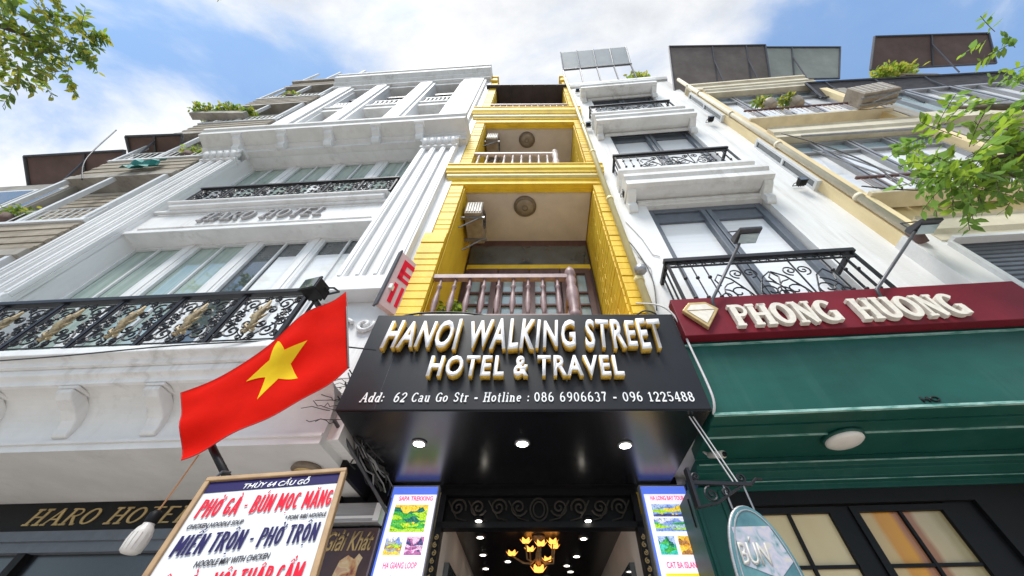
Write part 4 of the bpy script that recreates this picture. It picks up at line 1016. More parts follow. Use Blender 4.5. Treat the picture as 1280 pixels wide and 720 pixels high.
# ================================================================== WHITE HOUSE WITH GREEN SHOP, RIGHT
def white_house():
    rt = empty('shop_house', (FW[0], FW[1], 0), FW[2],
        'white house with grey framed windows above a dark green shop front', 'building')
    U1 = 3.36
    b = MB()
    wins = ((4.2, 6.97, .54, 2.36), (7.75, 10.72, .50, 2.40), (11.3, 14.1, .48, 2.42))
    b.box(0.0, .54, 0, .3, 3.9, 15.9); b.box(2.40, U1, 0, .3, 3.9, 15.9)
    b.box(.54, 2.40, 0, .3, 3.9, 4.2); b.box(.54, 2.40, 0, .3, 6.97, 7.75); b.box(.54, 2.40, 0, .3, 10.72, 11.3); b.box(.54, 2.40, 0, .3, 14.1, 15.9)
    b.box(.02, U1-.02, .3, 8, 3.2, 15.85)
    b.build('wall', M['white_b'], rt)
    b = MB()
    b.prof([(.1, 15.75), (-.06, 15.75), (-.10, 15.9), (-.10, 16.1), (.3, 16.15)], -.0, U1)
    b.build('parapet', M['white_b'], rt)
    for i, (z0, z1, a, c) in enumerate(wins):
        f = MB(); fw = .11
        f.box(a, a+fw, .08, .2, z0, z1); f.box(c-fw, c, .08, .2, z0, z1); f.box(a+fw, c-fw, .08, .2, z1-fw, z1); f.box(a+fw, c-fw, .08, .2, z0, z0+fw)
        m_ = (a+c)/2
        f.box(m_-.085, m_-.008, .06, .2, z0+fw, z1-fw); f.box(m_+.008, m_+.085, .06, .2, z0+fw, z1-fw)
        fo = f.build('window', M['frame_g'], rt, bevel=.008)
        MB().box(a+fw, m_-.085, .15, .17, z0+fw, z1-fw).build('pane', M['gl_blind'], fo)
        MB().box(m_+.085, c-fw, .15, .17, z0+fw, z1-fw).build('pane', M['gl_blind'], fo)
        bx = MB(); bx.box(a+fw+.002, c-fw-.002, .11, .149, z1-fw-.26, z1-fw-.002); bx.build('blind_box', M['frame_g'], fo)  # dark strip standing in for the head soffit reflected in the glass
    # hoods with mouldings
    for zb, in ((7.05,), (10.52,), (13.95,)):
        h = MB()
        h.prof([(.0, zb-.06), (-.05, zb-.06), (-.05, zb+.02), (.0, zb+.02)], .42, 2.5)
        h.prof([(.05, zb+.10), (-.14, zb+.02), (-.30, zb+.0), (-.36, zb+.01), (-.36, zb+.14), (-.33, zb+.18), (-.39, zb+.24), (-.39, zb+.33), (.05, zb+.42)], .22, 2.5)
        h.build('window_hood', M['white_b'], rt)
        for u in (.30, 2.42):
            c = MB(); c.prof([(.0, zb-.28), (-.04, zb-.28), (-.10, zb-.2), (-.09, zb-.1), (-.24, zb-.04), (-.28, zb+.0), (0, zb+.02)], u-.07, u+.07)
            c.build('hood_bracket', M['white_b'], rt, bevel=.008)
    # balcony ledges
    for zb in (7.62, 11.2):
        h = MB(); h.prof([(.0, zb-.08), (-.12, zb-.08), (-.18, zb-.02), (-.30, zb), (-.34, zb+.03), (-.34, zb+.11), (.0, zb+.13)], .2, 2.46)
        h.build('balcony_ledge', M['white_b'], rt)
    MB().prof([(.0, 4.05), (-.32, 4.07), (-.32, 4.16), (.0, 4.18)], .2, 2.46).build('balcony_ledge', M['white_b'], rt)
    # lyre railings
    def rail(z0, z1, y):
        r_ = MB(); h = z1-z0; u0, u1 = .26, 2.30; r0 = .008
        r_.box(u0-.03, u1+.03, y-.035, y+.03, z1-.02, z1+.035); r_.box(u0, u1, y-.01, y+.01, z0+.03, z0+.05); r_.box(u0, u1, y-.01, y+.01, z1-.10, z1-.085)
        for x in (u0, u1):
            r_.box(x-.014, x+.014, y-.014, y+.014, z0-.02, z1)
            r_.box(x-.02, x+.02, y+.03, 0, z1-.02, z1+.03)
            for k in (1, 2): r_.box(x-.008, x+.008, y*k/3-.008, y*k/3+.008, z0, z1)
        for x in (u0+.12, u0+.25, u0+.38, u1-.38, u1-.25, u1-.12):
            r_.tube([(x, y, z0), (x, y, z1)], r0, 5)
            for zf in (.22, .62): r_.ball((x, y, z0+h*zf), .022, 5)
        x = u0
        while x < u1-.05:
            r_.tube([(x+.05+.045*math.cos(R(a)), y, z1-.055+.026*math.sin(R(a))) for a in range(0, 360, 45)], .006, 4, True); x += .10
        ro = r_.build('railing', M['iron'], rt)
        for cx in (u0+.74, u1-.74):
            p = MB()
            for sx in (-1, 1):
                p.tube([(cx, y, z0+.04), (cx+sx*.06, y, z0+h*.28), (cx+sx*.16, y, z0+h*.55), (cx+sx*.27, y, z0+h*.66), (cx+sx*.33, y, z0+h*.55), (cx+sx*.30, y, z0+h*.43)], r0*1.1, 5)
                p.tube(spiral(cx+sx*.16, z0+h*.28, h*.20, 1.7, 90, -sx, y), r0, 5)
                p.tube(spiral(cx+sx*.29, z0+h*.22, h*.13, 1.5, 90, sx, y), r0, 5)
                p.tube(spiral(cx+sx*.07, z0+h*.66, h*.10, 1.5, -90, sx, y), r0, 5)
            p.box(cx-.006, cx+.006, y-.006, y+.006, z0+.05, z1-.1)
            p.build('railing_panel', M['iron'], ro)
    rail(4.20, 5.0, -.32); rail(7.75, 8.40, -.30); rail(11.33, 12.06, -.27)
    # green shop front
    b = MB()
    b.box(.10, U1, -.25, -.10, 3.11, 3.95); b.box(.10, U1, -.10, .30, 3.2, 3.945)
    b.build('fascia', M['green'], rt, bevel=.01)
    b = MB()
    b.box(.10, U1, -.275, -.25, 3.105, 3.125); b.box(.10, U1, -.268, -.25, 3.80, 3.815); b.box(.12, U1, .05, .06, 3.088, 3.10)
    b.build('fascia_edge', M['green_l'], rt)
    b = MB()
    b.box(.10, U1, -.10, .45, 3.10, 3.2)
    b.build('soffit', M['green'], rt)
    b = MB()     # stepped moulding under the soffit
    b.prof([(.45, 3.10), (.45, 3.05), (.49, 3.03), (.49, 3.0), (.55, 2.97), (.55, 2.94), (.60, 2.93), (.60, 2.89), (.9, 2.89), (.9, 3.10)], .10, U1)
    b.build('moulding', M['green'], rt, bevel=.004)
    b = MB()
    b.box(.12, U1, .440, .449, 3.046, 3.056); b.box(.12, U1, .543, .549, 2.936, 2.942)
    b.build('moulding_edge', M['green_l'], rt)
    b = MB(); b.box(-.02, .26, .50, .9, 0, 2.89)
    b.box(.0, .03, .485, .5, 0, 2.86); b.box(.21, .24, .485, .5, 0, 2.86)
    b.build('shop_pilaster', M['green'], rt, bevel=.006)
    MB().box(2.95, U1, .50, .9, 0, 2.89).build('shop_pilaster', M['green'], rt, bevel=.006)
    # doors: black frames, panes over curtains
    b = MB(); b.box(.26, 2.95, .62, .72, 2.78, 2.89); b.box(.26, .40, .62, .72, 0, 2.78); b.box(2.28, 2.95, .62, .72, 0, 2.78)
    b.build('door_frame', M['black'], rt)
    for k, (a, c) in enumerate(((.40, 1.16), (1.28, 2.05))):
        f = MB(); st = .055
        f.box(a, a+st, .64, .70, 0.05, 2.765); f.box(c-st, c, .64, .70, .05, 2.765); f.box(a+st, c-st, .64, .70, 2.72, 2.765)
        f.box(a+st, c-st, .64, .70, .05, .5)
        m_ = (a+c)/2
        f.box(m_-.012, m_+.012, .65, .69, .5, 2.72)
        z = 2.72-.36
        while z > .6: f.box(a+st, c-st, .652, .688, z-.011, z+.011); z -= .36
        fo = f.build('door', M['black'], rt)
        MB().box(a+st, c-st, .674, .682, .5, 2.72).build('pane', M['curtglass'] if k == 0 else M['curtglass2'], fo)
        h = MB(); h.tube([(c-.03 if k == 0 else a+.03, .60, 1.0), (c-.03 if k == 0 else a+.03, .58, 1.15), (c-.03 if k == 0 else a+.03, .60, 1.3)], .012, 6); h.build('handle', M['alu'], fo)
    MB().box(1.16, 1.28, .66, .70, 0.05, 2.77).build('door_post', M['black'], rt)
    # far door leaf and wall
    MB().box(2.05, 2.28, .66, .70, 0, 2.78).build('door_post', M['black'], rt)
    # small black lettering on fascia
    text('fascia_lettering', 'HO', rt, 1.665, 1.80, 3.155, 3.20, -.258, M['black'], None, .006, bold=.02)
    # round lamp
    L = MB(); L.use(M['green']).lathe([(.15, .0), (.155, -.02), (.145, -.03)], (1.20, .115, 3.099), 'z', 30)
    L.use(M['lampw']).lathe([(.14, -.02), (.138, -.045), (.115, -.06), (.05, -.068), (.005, -.07)], (1.20, .115, 3.099), 'z', 30)
    L.build('ceiling_lamp', M['lampw'], rt)
    # wall conduit
    c = MB(); c.tube([(.12, -.012, 6.5), (.25, -.012, 6.0), (.3, -.012, 5.6), (.38, -.012, 5.55)], .006, 5); c.tube([(.1, -.012, 5.6), (.2, -.012, 5.3), (.16, -.012, 5.1)], .006, 5)
    c.build('wall_wire', M['cable_w'], rt)
    return rt
def stripes(name, stops):
    m = bpy.data.materials.new(name); m.use_nodes = True; t = m.node_tree; b = t.nodes['Principled BSDF']
    b.inputs['Roughness'].default_value = .08; b.inputs['Specular IOR Level'].default_value = .35
    tcn = t.nodes.new('ShaderNodeTexCoord'); sp = t.nodes.new('ShaderNodeSeparateXYZ'); t.links.new(tcn.outputs['Object'], sp.inputs[0])
    mr = t.nodes.new('ShaderNodeMapRange'); mr.inputs[1].default_value = stops[0][0]; mr.inputs[2].default_value = stops[-1][0]
    nz = t.nodes.new('ShaderNodeTexNoise'); nz.inputs['Scale'].default_value = 5; t.links.new(tcn.outputs['Object'], nz.inputs['Vector'])
    ad = t.nodes.new('ShaderNodeMath'); ad.operation = 'MULTIPLY_ADD'; ad.inputs[1].default_value = .05
    t.links.new(nz.outputs['Fac'], ad.inputs[0]); t.links.new(sp.outputs[0], ad.inputs[2])
    t.links.new(ad.outputs[0], mr.inputs[0])
    r = t.nodes.new('ShaderNodeValToRGB'); e = r.color_ramp.elements
    lo, hi = stops[0][0], stops[-1][0]
    e[0].position = 0; e[0].color = (*stops[0][1], 1); e[1].position = 1; e[1].color = (*stops[-1][1], 1)
    for p, c in stops[1:-1]:
        x = e.new((p-lo)/(hi-lo)); x.color = (*c, 1)
    t.links.new(mr.outputs[0], r.inputs[0]); t.links.new(r.outputs[0], b.inputs['Base Color'])
    return m
M['curtglass'] = stripes('glass_over_beige_curtain', [(.4, (.66, .52, .29)), (.7, (.72, .57, .32)), (.95, (.68, .53, .29)), (1.2, (.74, .6, .35))])
M['curtglass2'] = stripes('glass_over_striped_curtain', [(1.28, (.60, .46, .26)), (1.46, (.60, .42, .20)), (1.50, (.62, .28, .05)), (1.60, (.70, .32, .04)), (1.64, (.40, .17, .09)), (1.76, (.38, .18, .10)), (1.80, (.55, .43, .26)), (1.9, (.5, .4, .24)), (1.95, (.38, .30, .15)), (2.1, (.36, .28, .14))])
white_house()

# burgundy shop sign
rs = empty('signboard', to_world(FW, 0, -.36, 3.84), FW[2], 'burgundy shop sign with cream slab serif letters and a gold diamond emblem', 'sign')
b = MB(); b.box(.10, 3.34, 0, .10, 0, .49); b.build('board', M['burg'], rs, bevel=.006)
serif_text('lettering', 'PHONG', rs, .575, 1.50, .045, .315, -.05, M['letter_cream'], .045, thick=.24, thin=.13, gap=.05)
serif_text('lettering', 'HUONG', rs, 1.66, 2.58, .045, .315, -.05, M['letter_cream'], .045, thick=.24, thin=.13, gap=.05)
emb = MB(); emb.poly([(.15, .285), (.24, .385), (.40, .385), (.49, .285), (.315, .05)], -.045, -.004)
eo = emb.build('emblem', M['bead'], rs, bevel=.006)
em2 = MB(); em2.poly([(.19, .275), (.245, .345), (.39, .345), (.445, .275)], -.052, -.045); em2.poly([(.2, .262), (.44, .262), (.316, .1)], -.051, -.045)
em2.build('emblem_inlay', M['letter_cream'], eo)

# floodlights on arms above the burgundy sign
def arm_light(base, tip, label):
    t = empty('floodlight', base, FW[2], label, 'floodlight', 'floodlights on arms over the burgundy sign')
    inv = Matrix.Rotation(-FW[2], 3, 'Z'); v = inv @ (Vector(tip)-Vector(base))
    b = MB(); b.tube([(0, .05, -.12), (0, 0, 0), v*.98], .017, 6); b.build('arm', M['steel_d'], t)
    b = MB(); x, y, z = v
    b.tube([(x-.10, y, z+.02), (x-.12, y-.01, z+.10), (x+.12, y-.01, z+.12), (x+.13, y, z-.0)], .008, 4)
    b.build('yoke', M['steel_d'], t)
    b = MB(); b.prof([(y+.05, z-.06), (y-.16, z-.10), (y-.17, z-.07), (y+.0, z+.02), (y+.05, z+.02)], x-.11, x+.12); b.build('lamp_head', M['steel_d'], t, bevel=.006)
    MB().box(x-.09, x+.10, y-.10, y+.02, z-.105, z-.098).build('lens', M['gl_pale'], t)
    return t
arm_light((1.76, 2.36, 4.24), (2.33, 2.14, 5.04), 'slim floodlight on a leaning arm above the first letters of the burgundy sign')
arm_light((3.30, 2.24, 4.26), (4.52, 2.19, 5.32), 'long armed floodlight at the right end of the burgundy sign, near the tree leaves')
# spotlights on the facade
SP = 'small black spotlights on the white house'
for u, z, lb in ((.22, 7.23, 'small black spotlight left of the lowest window hood on the white house'),
              (.06, 11.1, 'small black spotlight left of the middle window hood on the white house'),
              (.16, 14.83, 'small black spotlight left of the top window hood on the white house'),
              (3.02, 7.2, 'small black spotlight on the white wall at the foot of the lower narrow side window'),
              (2.92, 10.8, 'small black spotlight on the white wall at the foot of the upper narrow side window')):
    flood('floodlight', to_world(FW, u+.04, -.12, z), FW[2], lb, SP, .8)

# oval hanging sign
ov = empty('hanging_sign', (1.12, 2.56, 2.62), R(4), 'oval blue green restaurant sign hanging from a black iron bracket by the green pilaster', 'sign')
def ell(rx, rz, cx, cz, n=40): return [(cx+rx*math.cos(2*math.pi*i/n), cz+rz*math.sin(2*math.pi*i/n)) for i in range(n)]
OC = (.235, -.53)
b = MB(); b.poly(ell(.19, .40, *OC), -.022, .022); b.build('disc', mat('blue_green_print', (.025, .10, .12), .15, col2=(.10, .24, .26), scale=4, spec=.7), ov)
b = MB(); b.tube([(x, -.023, z) for x, z in ell(.172, .378, *OC)], .005, 5, True); b.tube([(x, 0, z) for x, z in ell(.19, .40, *OC)], .012, 6, True); b.build('rim', M['alu'], ov)
pb = MB(); pb.poly([(.10, -.25), (.34, -.24), (.395, -.42), (.28, -.50), (.10, -.44)], -.0245, -.0225); pb.poly([(.09, -.56), (.38, -.54), (.40, -.70), (.11, -.74)], -.0245, -.0225)
pb.build('print', ramp_mat('bowl_picture', [(.3, (.05, .16, .17)), (.45, (.30, .36, .40)), (.58, (.45, .42, .50)), (.7, (.50, .48, .33))], 12, .2, seed=3), ov)
text('lettering', 'BÚN', ov, .09, .27, -.44, -.30, -.029, M['ac_w'], None, .004, bold=.012, shear=.12)
b = MB(); b.box(-.08, -.06, -.05, .0, -.15, .09); b.box(-.06, .36, -.014, .006, .0, .022)
b.tube(spiral(.06, -.06, .05, 1.6, 90, 1, -.005), .008, 5); b.tube(spiral(.16, -.04, .036, 1.5, 90, -1, -.005), .008, 5); b.tube([(-.06, -.005, -.14), (.08, -.005, -.11), (.28, -.005, -.005)], .009, 5)
b.tube([(.36, -.005, .012), (.41, -.005, .05), (.45, -.005, .045)], .010, 5); b.tube(spiral(.30, .05, .035, 1.5, 270, 1, -.005), .007, 5); b.tube(spiral(-.01, .05, .03, 1.5, 270, -1, -.005), .007, 5)
b.build('bracket', M['iron'], ov)
for x in (.16, .30): MB().tube([(x, -.005, .0), (x+.004, -.005, -.145)], .006, 5).build('chain', M['steel'], ov)
for x in (.24, .27): MB().tube([(x, -.005, .02), (x-.14, -.005, .50)], .005, 5).build('stay_wire', M['cable_w'], ov)

# ================================================================== CREAM BUILDING, FAR RIGHT
def cream_house():
    rt = empty('corner_building', (FC[0], FC[1], 0), FC[2],
        'cream building with wide white windows and cluttered balconies at the right edge', 'building')
    U = 3.35
    b = MB()
    b.box(0, .34, 0, .25, 5.46, 13.7); b.box(3.15, U, 0, .25, 3.0, 13.7)
    b.box(.002, U-.002, .25, 8, 0, 13.7)
    b.build('wall', M['cream'], rt)
    MB().box(-.02, .34, -.004, .25, 3.0, 5.46).build('lower_wall', M['white_b'], rt)
    for z0, z1 in ((5.3, 5.75), (9.08, 9.5), (12.87, 13.2)):
        b = MB(); b.prof([(.2, z0), (-.02, z0), (-.02, z0+.12), (-.06, z0+.18), (-.06, z1-.02), (-.09, z1), (.2, z1)], .3, U)
        b.build('floor_band', M['cream_l'], rt)
    b = MB(); b.prof([(.2, 13.21), (-.05, 13.24), (-.05, 13.6), (-.10, 13.63), (-.10, 13.74), (.2, 13.76)], .0, U); b.build('parapet', M['cream_l'], rt)
    for (z0, z1) in ((6.55, 9.05), (10.3, 12.85)):
        for a, c in ((.34, .98), (1.02, 1.66), (1.70, 2.36), (2.40, 3.15)):
            f = MB(); f.box(a, a+.05, .12, .22, z0, z1); f.box(c-.05, c, .12, .22, z0, z1); f.box(a+.05, c-.05, .12, .22, z1-.06, z1); f.box(a+.05, c-.05, .12, .22, z0, z0+.06); f.box(a+.05, c-.05, .13, .22, z1-.5, z1-.45)
            fo = f.build('window', M['alu'], rt)
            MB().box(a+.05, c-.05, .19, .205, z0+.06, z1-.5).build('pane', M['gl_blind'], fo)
            MB().box(a+.05, c-.05, .19, .205, z1-.45, z1-.06).build('pane', M['gl_pale'], fo)
        b = MB(); b.box(.3, U, -.06, .2, z0-.07, z0); b.build('window_sill', M['cream_l'], rt)
        r_ = MB(); r_.box(.3, U, -.14, -.10, z0+.3, z0+.34)
        for i in range(26): r_.tube([(.34+i*.118, -.12, z0-.05), (.34+i*.118, -.12, z0+.3)], .008, 4)
        r_.build('railing', M['brown'], rt)
    # strut bars in front of the lower windows
    b = MB(); b.tube([(.4, -.2, 8.55), (3.1, -.2, 8.45)], .022, 5); b.tube([(.7, -.16, 6.6), (.75, .1, 8.6)], .015, 5); b.tube([(.9, -.16, 6.6), (.95, .1, 8.6)], .015, 5); b.build('window_bars', M['steel'], rt)
    # narrow windows in the wall facing the white house
    for z0, z1 in ((7.1, 9.15), (10.85, 13.2)):
        f = MB(); f.box(-.07, .0, .0, .17, z0, z0+.06); f.box(-.07, 0, 0, .17, z1-.06, z1); f.box(-.07, 0, 0, .035, z0+.06, z1-.06); f.box(-.07, 0, .135, .17, z0+.06, z1-.06); f.box(-.07, 0, .035, .135, (z0+z1)/2-.03, (z0+z1)/2+.03)
        fo = f.build('side_window', M['frame_w'], rt)
        MB().box(-.045, -.03, .035, .135, z0+.06, z1-.06).build('pane', M['gl_dark'], fo)
    MB().box(.05, U-.1, .45, 7.5, 13.7, 15.6).build('attic_wall', M['dkroof'], rt)
    # lower shutters
    b = MB(); n = 22
    for i in range(n): b.prof([(.06, 3.6+i*.075), (.02, 3.62+i*.075), (.02, 3.66+i*.075), (.06, 3.672+i*.075)], .36, 3.15)
    b.box(.34, 3.15, .06, .25, 3.5, 5.3)
    b.build('roller_shutter', M['frame_g'], rt)
    b = MB(); b.box(.34, 3.2, -.10, .0, 5.22, 5.27); b.box(.30, .36, -.05, .05, 3.4, 5.22); b.build('shutter_frame', M['frame_w'], rt)
    return rt
cream_house()
t = empty('drainpipe', to_world(FC, .05, -.06, 5.45), FC[2], 'cream drainpipe on the left front corner of the cream building', 'drainpipe')
b = MB(); b.tube([(0, 0, 0.02), (0, 0, 9.2)], .05, 8); b.build('pipe', M['cream_l'], t)
for z in (.9, 3.1, 5.2, 7.3): MB().lathe([(.064, 0), (.064, .07)], (0, 0, z), 'z', 10).build('clamp', M['cream_l'], t)
b = MB(); b.tube([(0, 0, .02), (0, .0, -.1), (.02, .05, -.18)], .06, 8); b.build('elbow', M['awn_b'], t)
# AC and pots on the cream balcony
t = aircon(to_world(FC, 2.55, -.40, 10.2), FC[2]-.1, 'grimy beige air conditioner on the upper balcony of the cream building', sx=.72, sy=.32, sz=.58)
for u, lb in ((.95, 'grey potted shrub left on the upper balcony rail of the cream building'), (1.55, 'grey potted shrub nearer the air conditioner on the cream balcony')):
    t = empty('potted_plant', to_world(FC, u, -.18, 10.62), FC[2], lb, 'plant', 'potted plants on the cream balcony')
    b = MB(); b.lathe([(.07, 0), (.10, .06), (.13, .2), (.135, .26), (.11, .26)], (0, 0, 0), 'z', 12); b.build('pot', M['ac_b'], t)
    foliage('leaves', [((-.05, 0, .40), (.25, .15, .25), 1)], 130, .12, ['leaf', 'leaf_y'], t, int(u*10))
# house beyond the cream one
FD = frame(4.3, *to_world(FC, 3.4, 0, 0)[:2])
def far_house():
    rt = empty('town_house', (FD[0], FD[1], 0), FD[2], 'weathered grey house with glazed upper floors beyond the cream building', 'building')
    b = MB(); b.box(0, 7, .2, 8, 0, 12.4); b.box(0, .3, 0, .2, 0, 12.4); b.build('wall', M['greywall'], rt)
    for z0, z1 in ((3.2, 5.2), (6.2, 8.6), (9.7, 12.0)):
        for i in range(5):
            a = .35+i*1.2
            f = MB(); f.box(a, a+.07, .06, .2, z0, z1); f.box(a+1.05, a+1.12, .06, .2, z0, z1); f.box(a+.07, a+1.05, .06, .2, z1-.08, z1); f.box(a+.07, a+1.05, .06, .2, z0, z0+.08); f.box(a+.53, a+.58, .08, .2, z0+.08, z1-.08)
            fo = f.build('window', M['alu'], rt)
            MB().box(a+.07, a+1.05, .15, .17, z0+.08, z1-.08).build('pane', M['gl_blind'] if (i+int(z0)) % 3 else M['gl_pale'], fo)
        b = MB(); b.box(.0, 7, -.12, .2, z0-.5, z0-.1); b.build('floor_band', M['cream_l'], rt)
    return rt
far_house()
# awnings
def awning(pts, th, m, label, struts=(), grp=None):
    """sloped sheet: four world corners (two at the wall, two at the free edge), with frame and struts"""
    P = [Vector(p) for p in pts]; c = sum(P, Vector())/4
    t = empty('awning', c, 0, label, 'awning', grp)
    q = [p-c for p in P]; up = Vector((0, 0, th))
    b = MB(); b.add([*q, *[p+up for p in q]], [(0, 1, 2, 3), (4, 5, 6, 7), (0, 1, 5, 4), (1, 2, 6, 5), (2, 3, 7, 6), (3, 0, 4, 7)]); b.build('canopy_sheet', m, t)
    f = MB()
    for i in range(4): f.tube([q[i]-up*.5, q[(i+1) % 4]-up*.5], .035, 5)
    for s_ in struts:
        a = q[0].lerp(q[1], s_)-up*.6; e = q[3].lerp(q[2], s_)-up*.6
        f.tube([a, e], .025, 5)
        f.tube([a+Vector((0, 0, -1.0)), a.lerp(e, .7)], .022, 5)
    f.build('awning_frame', M['steel_d'], t)
    return t
AW = 'brown and grey roof awnings'
awning([(4.45, 2.75, 13.95), (7.55, 2.62, 14.3), (7.95, 1.60, 16.4), (4.68, 1.64, 16.4)], .05, M['awn'], 'brown roof awning tilted up over the left end of the cream building', (.45, .8), AW)
awning([(7.9, 2.5, 15.6), (10.4, 2.45, 15.6), (11.1, 1.75, 17.2), (8.2, 1.75, 17.2)], .05, M['awn_g'], 'grey green roof awning behind the brown awning on the cream building', (.4,), AW)
awning([(11.8, 2.3, 16.2), (16.0, 2.1, 16.2), (16.3, 1.35, 17.4), (12.3, 1.45, 17.4)], .05, M['awn_b'], 'dark brown awning with a bush under it at the far right roof', (.5,), AW)
awning([(7.6, 2.28, 12.1), (12.6, 1.95, 12.1), (12.6, 1.80, 12.75), (7.5, 2.08, 12.85)], .05, M['awn_d'], 'long black shade net stretched across the far right house', (.1, .35, .6), AW)
# bush on the far roof
t = empty('rooftop_plant', (10.9, 2.05, 13.2), 0, 'bright green bush growing on the far right rooftop under the dark brown awning', 'plant')
b = MB(); b.tube([(0, 0, 0), (.05, 0, .6), (.0, .05, 1.1)], [.04, .03, .01], 6); b.box(-.5, .5, -.12, .12, -.05, .12); b.build('stem', M['bark'], t)
foliage('leaves', [((.1, 0, .95), (.75, .3, .45), 2), ((.5, 0, 1.3), (.4, .25, .3), 1), ((-.5, 0, .7), (.35, .2, .3), 1)], 620, .16, ['leaf_l', 'leaf_y', 'leaf_l'], t, 8)
# rooftop frame on the white house
t = empty('roof_canopy', to_world(FW, .0, .0, 16.0), FW[2], 'steel rooftop frame with a pale translucent sheet on the white house', 'canopy')
b = MB()
for i in range(5):
    u = -.1+i*.62; b.tube([(u, -.05, -.1), (u, -.35, 1.2)], .03, 5)
b.tube([(-.12, -.35, 1.2), (2.42, -.35, 1.2)], .04, 5); b.tube([(-.12, -.02, .0), (2.42, -.02, .0)], .03, 5)
b.build('railing_frame', M['steel_d'], t)
b = MB(); b.add([(-.12, -.36, 1.25), (2.42, -.36, 1.25), (2.44, -.75, 2.4), (-.14, -.75, 2.4), (-.12, -.36, 1.27), (2.42, -.36, 1.27), (2.44, -.75, 2.42), (-.14, -.75, 2.42)], [(0, 1, 2, 3), (4, 5, 6, 7), (0, 1, 5, 4), (1, 2, 6, 5), (2, 3, 7, 6), (3, 0, 4, 7)])
b.build('sheet', mat('translucent_roof_sheet', (.62, .64, .64), .5, var=.15, scale=3, trans=(.8, .82, .82)), t)
b = MB()
for i in range(5): b.tube([(-.1+i*.62, -.37, 1.2), (-.12+i*.63, -.77, 2.38)], .022, 4)
b.build('sheet_rib', M['steel'], t)
t = empty('rooftop_plant', to_world(FW, 2.6, .1, 16.1), 0, 'small yellowish plant beside the rooftop frame of the white house', 'plant')
b = MB(); b.tube([(0, 0, 0), (0, 0, .7)], [.03, .01], 5); b.box(-.3, .3, -.1, .1, -.02, .15); b.build('stem', M['bark'], t)
foliage('leaves', [((0, -.1, .6), (.5, .2, .45), 1)], 150, .16, ['leaf_y', 'leaf_l'], t, 11)

# ================================================================== GREY BUILDING, FAR LEFT
def grey_house():
    rt = empty('apartment_building', (FH[0], FH[1], 0), FH[2], 'old beige and grey balconied building left of the white hotel', 'building')
    a, c = -8.25, -5.90
    b = MB(); b.box(a, c, .35, 8, 0, 18.6); b.box(a-.02, a+.14, 0, .35, 0, 18.6); b.build('wall', M['greywall'], rt)
    for k in range(6):
        z = 3.0+k*2.95
        s_ = MB(); s_.box(a, c, -.15, .35, z, z+.16); s_.build('balcony_slab', M['greywall'], rt)
        p = MB(); n = 8
        for i in range(n): p.box(a+.02, c-.02, -.13+.012*(i % 2), -.08, z+.17+i*.105, z+.17+i*.105+.092)
        p.build('balcony_parapet', M['beige'], rt)
        q = MB()
        for u in (a+.05, (a+c)/2-.1, c-.12): q.box(u-.04, u+.04, -.14, -.06, z+1.03, z+2.95)
        q.box(a, c, -.15, -.05, z+1.02, z+1.09); q.build('balcony_post', M['frame_w'], rt)
        g_ = MB(); g_.tube([(a, -.12, z+1.5), (c, -.12, z+1.5)], .015, 4)
        for i in range(16): g_.tube([(a+.08+i*.15, -.12, z+1.09), (a+.08+i*.15, -.12, z+1.5)], .009, 4)
        g_.build('balcony_railing', M['frame_w'], rt)
        sl = MB()
        for i in range(9): sl.box(a+.2, c-.8, .10, .13, z+1.3+i*.16, z+1.42+i*.16)
        sl.build('louvre', M['beige'], rt)
        f = MB(); f.box(c-.75, c-.1, .28, .34, z+.9, z+2.6); f.build('window', M['gl_dark'], rt)
    b = MB(); b.box(a-.1, c, -.2, .4, 18.6, 18.8); b.build('roof_edge', M['greywall'], rt)
    return rt
grey_house()
t = empty('tarpaulin', to_world(FH, -6.8, -.2, 9.35), FH[2], 'crumpled teal tarpaulin hung over a balcony of the grey building at left', 'tarpaulin')
b = MB(); vs = []; fs = []
for i in range(9):
    for j in range(5):
        vs.append((-.38+.09*i+.03*math.sin(j*2+i), -.03*math.sin(i*1.7)-.04*math.sin(j*2.1)-.02, .22-.11*j+.03*math.sin(i*1.3)))
for i in range(8):
    for j in range(4): fs.append((i*5+j, i*5+j+1, i*5+j+6, i*5+j+5))
b.add(vs, fs); o = b.build('sheet', M['teal'], t); so = o.modifiers.new('thickness', 'SOLIDIFY'); so.thickness = .01
t = empty('balcony_plant', to_world(FH, -8.1, -.25, 13.3), 0, 'green bushes spilling over a high balcony edge of the grey building', 'plant')
b = MB(); b.box(-.5, 1.1, -.1, .1, -.1, .12); b.build('planter', M['greywall'], t)
foliage('leaves', [((-.3, -.05, .3), (.55, .25, .3), 1), ((.35, 0, .45), (.6, .25, .4), 1.3), ((1.0, 0, .3), (.4, .2, .25), .6)], 520, .15, ['leaf', 'leaf_y', 'leaf_l'], t, 15)
for k, (u, z, lb) in enumerate(((-7.6, 7.1, 'small shrub on the balcony parapet below the teal tarpaulin'), (-6.5, 10.0, 'small shrub on the balcony parapet right above the teal tarpaulin'), (-7.2, 16.0, 'small shrub near the top balcony of the old grey building'))):
    t = empty('potted_plant', to_world(FH, u, -.10, z), 0, lb, 'plant')
    b = MB(); b.lathe([(.08, 0), (.12, .2), (.10, .2)], (0, 0, 0), 'z', 10); b.build('pot', M['awn_b'], t)
    foliage('leaves', [((0, 0, .35), (.35, .15, .25), 1)], 170, .10, ['leaf', 'leaf_y', 'leaf_l'], t, 40+k)
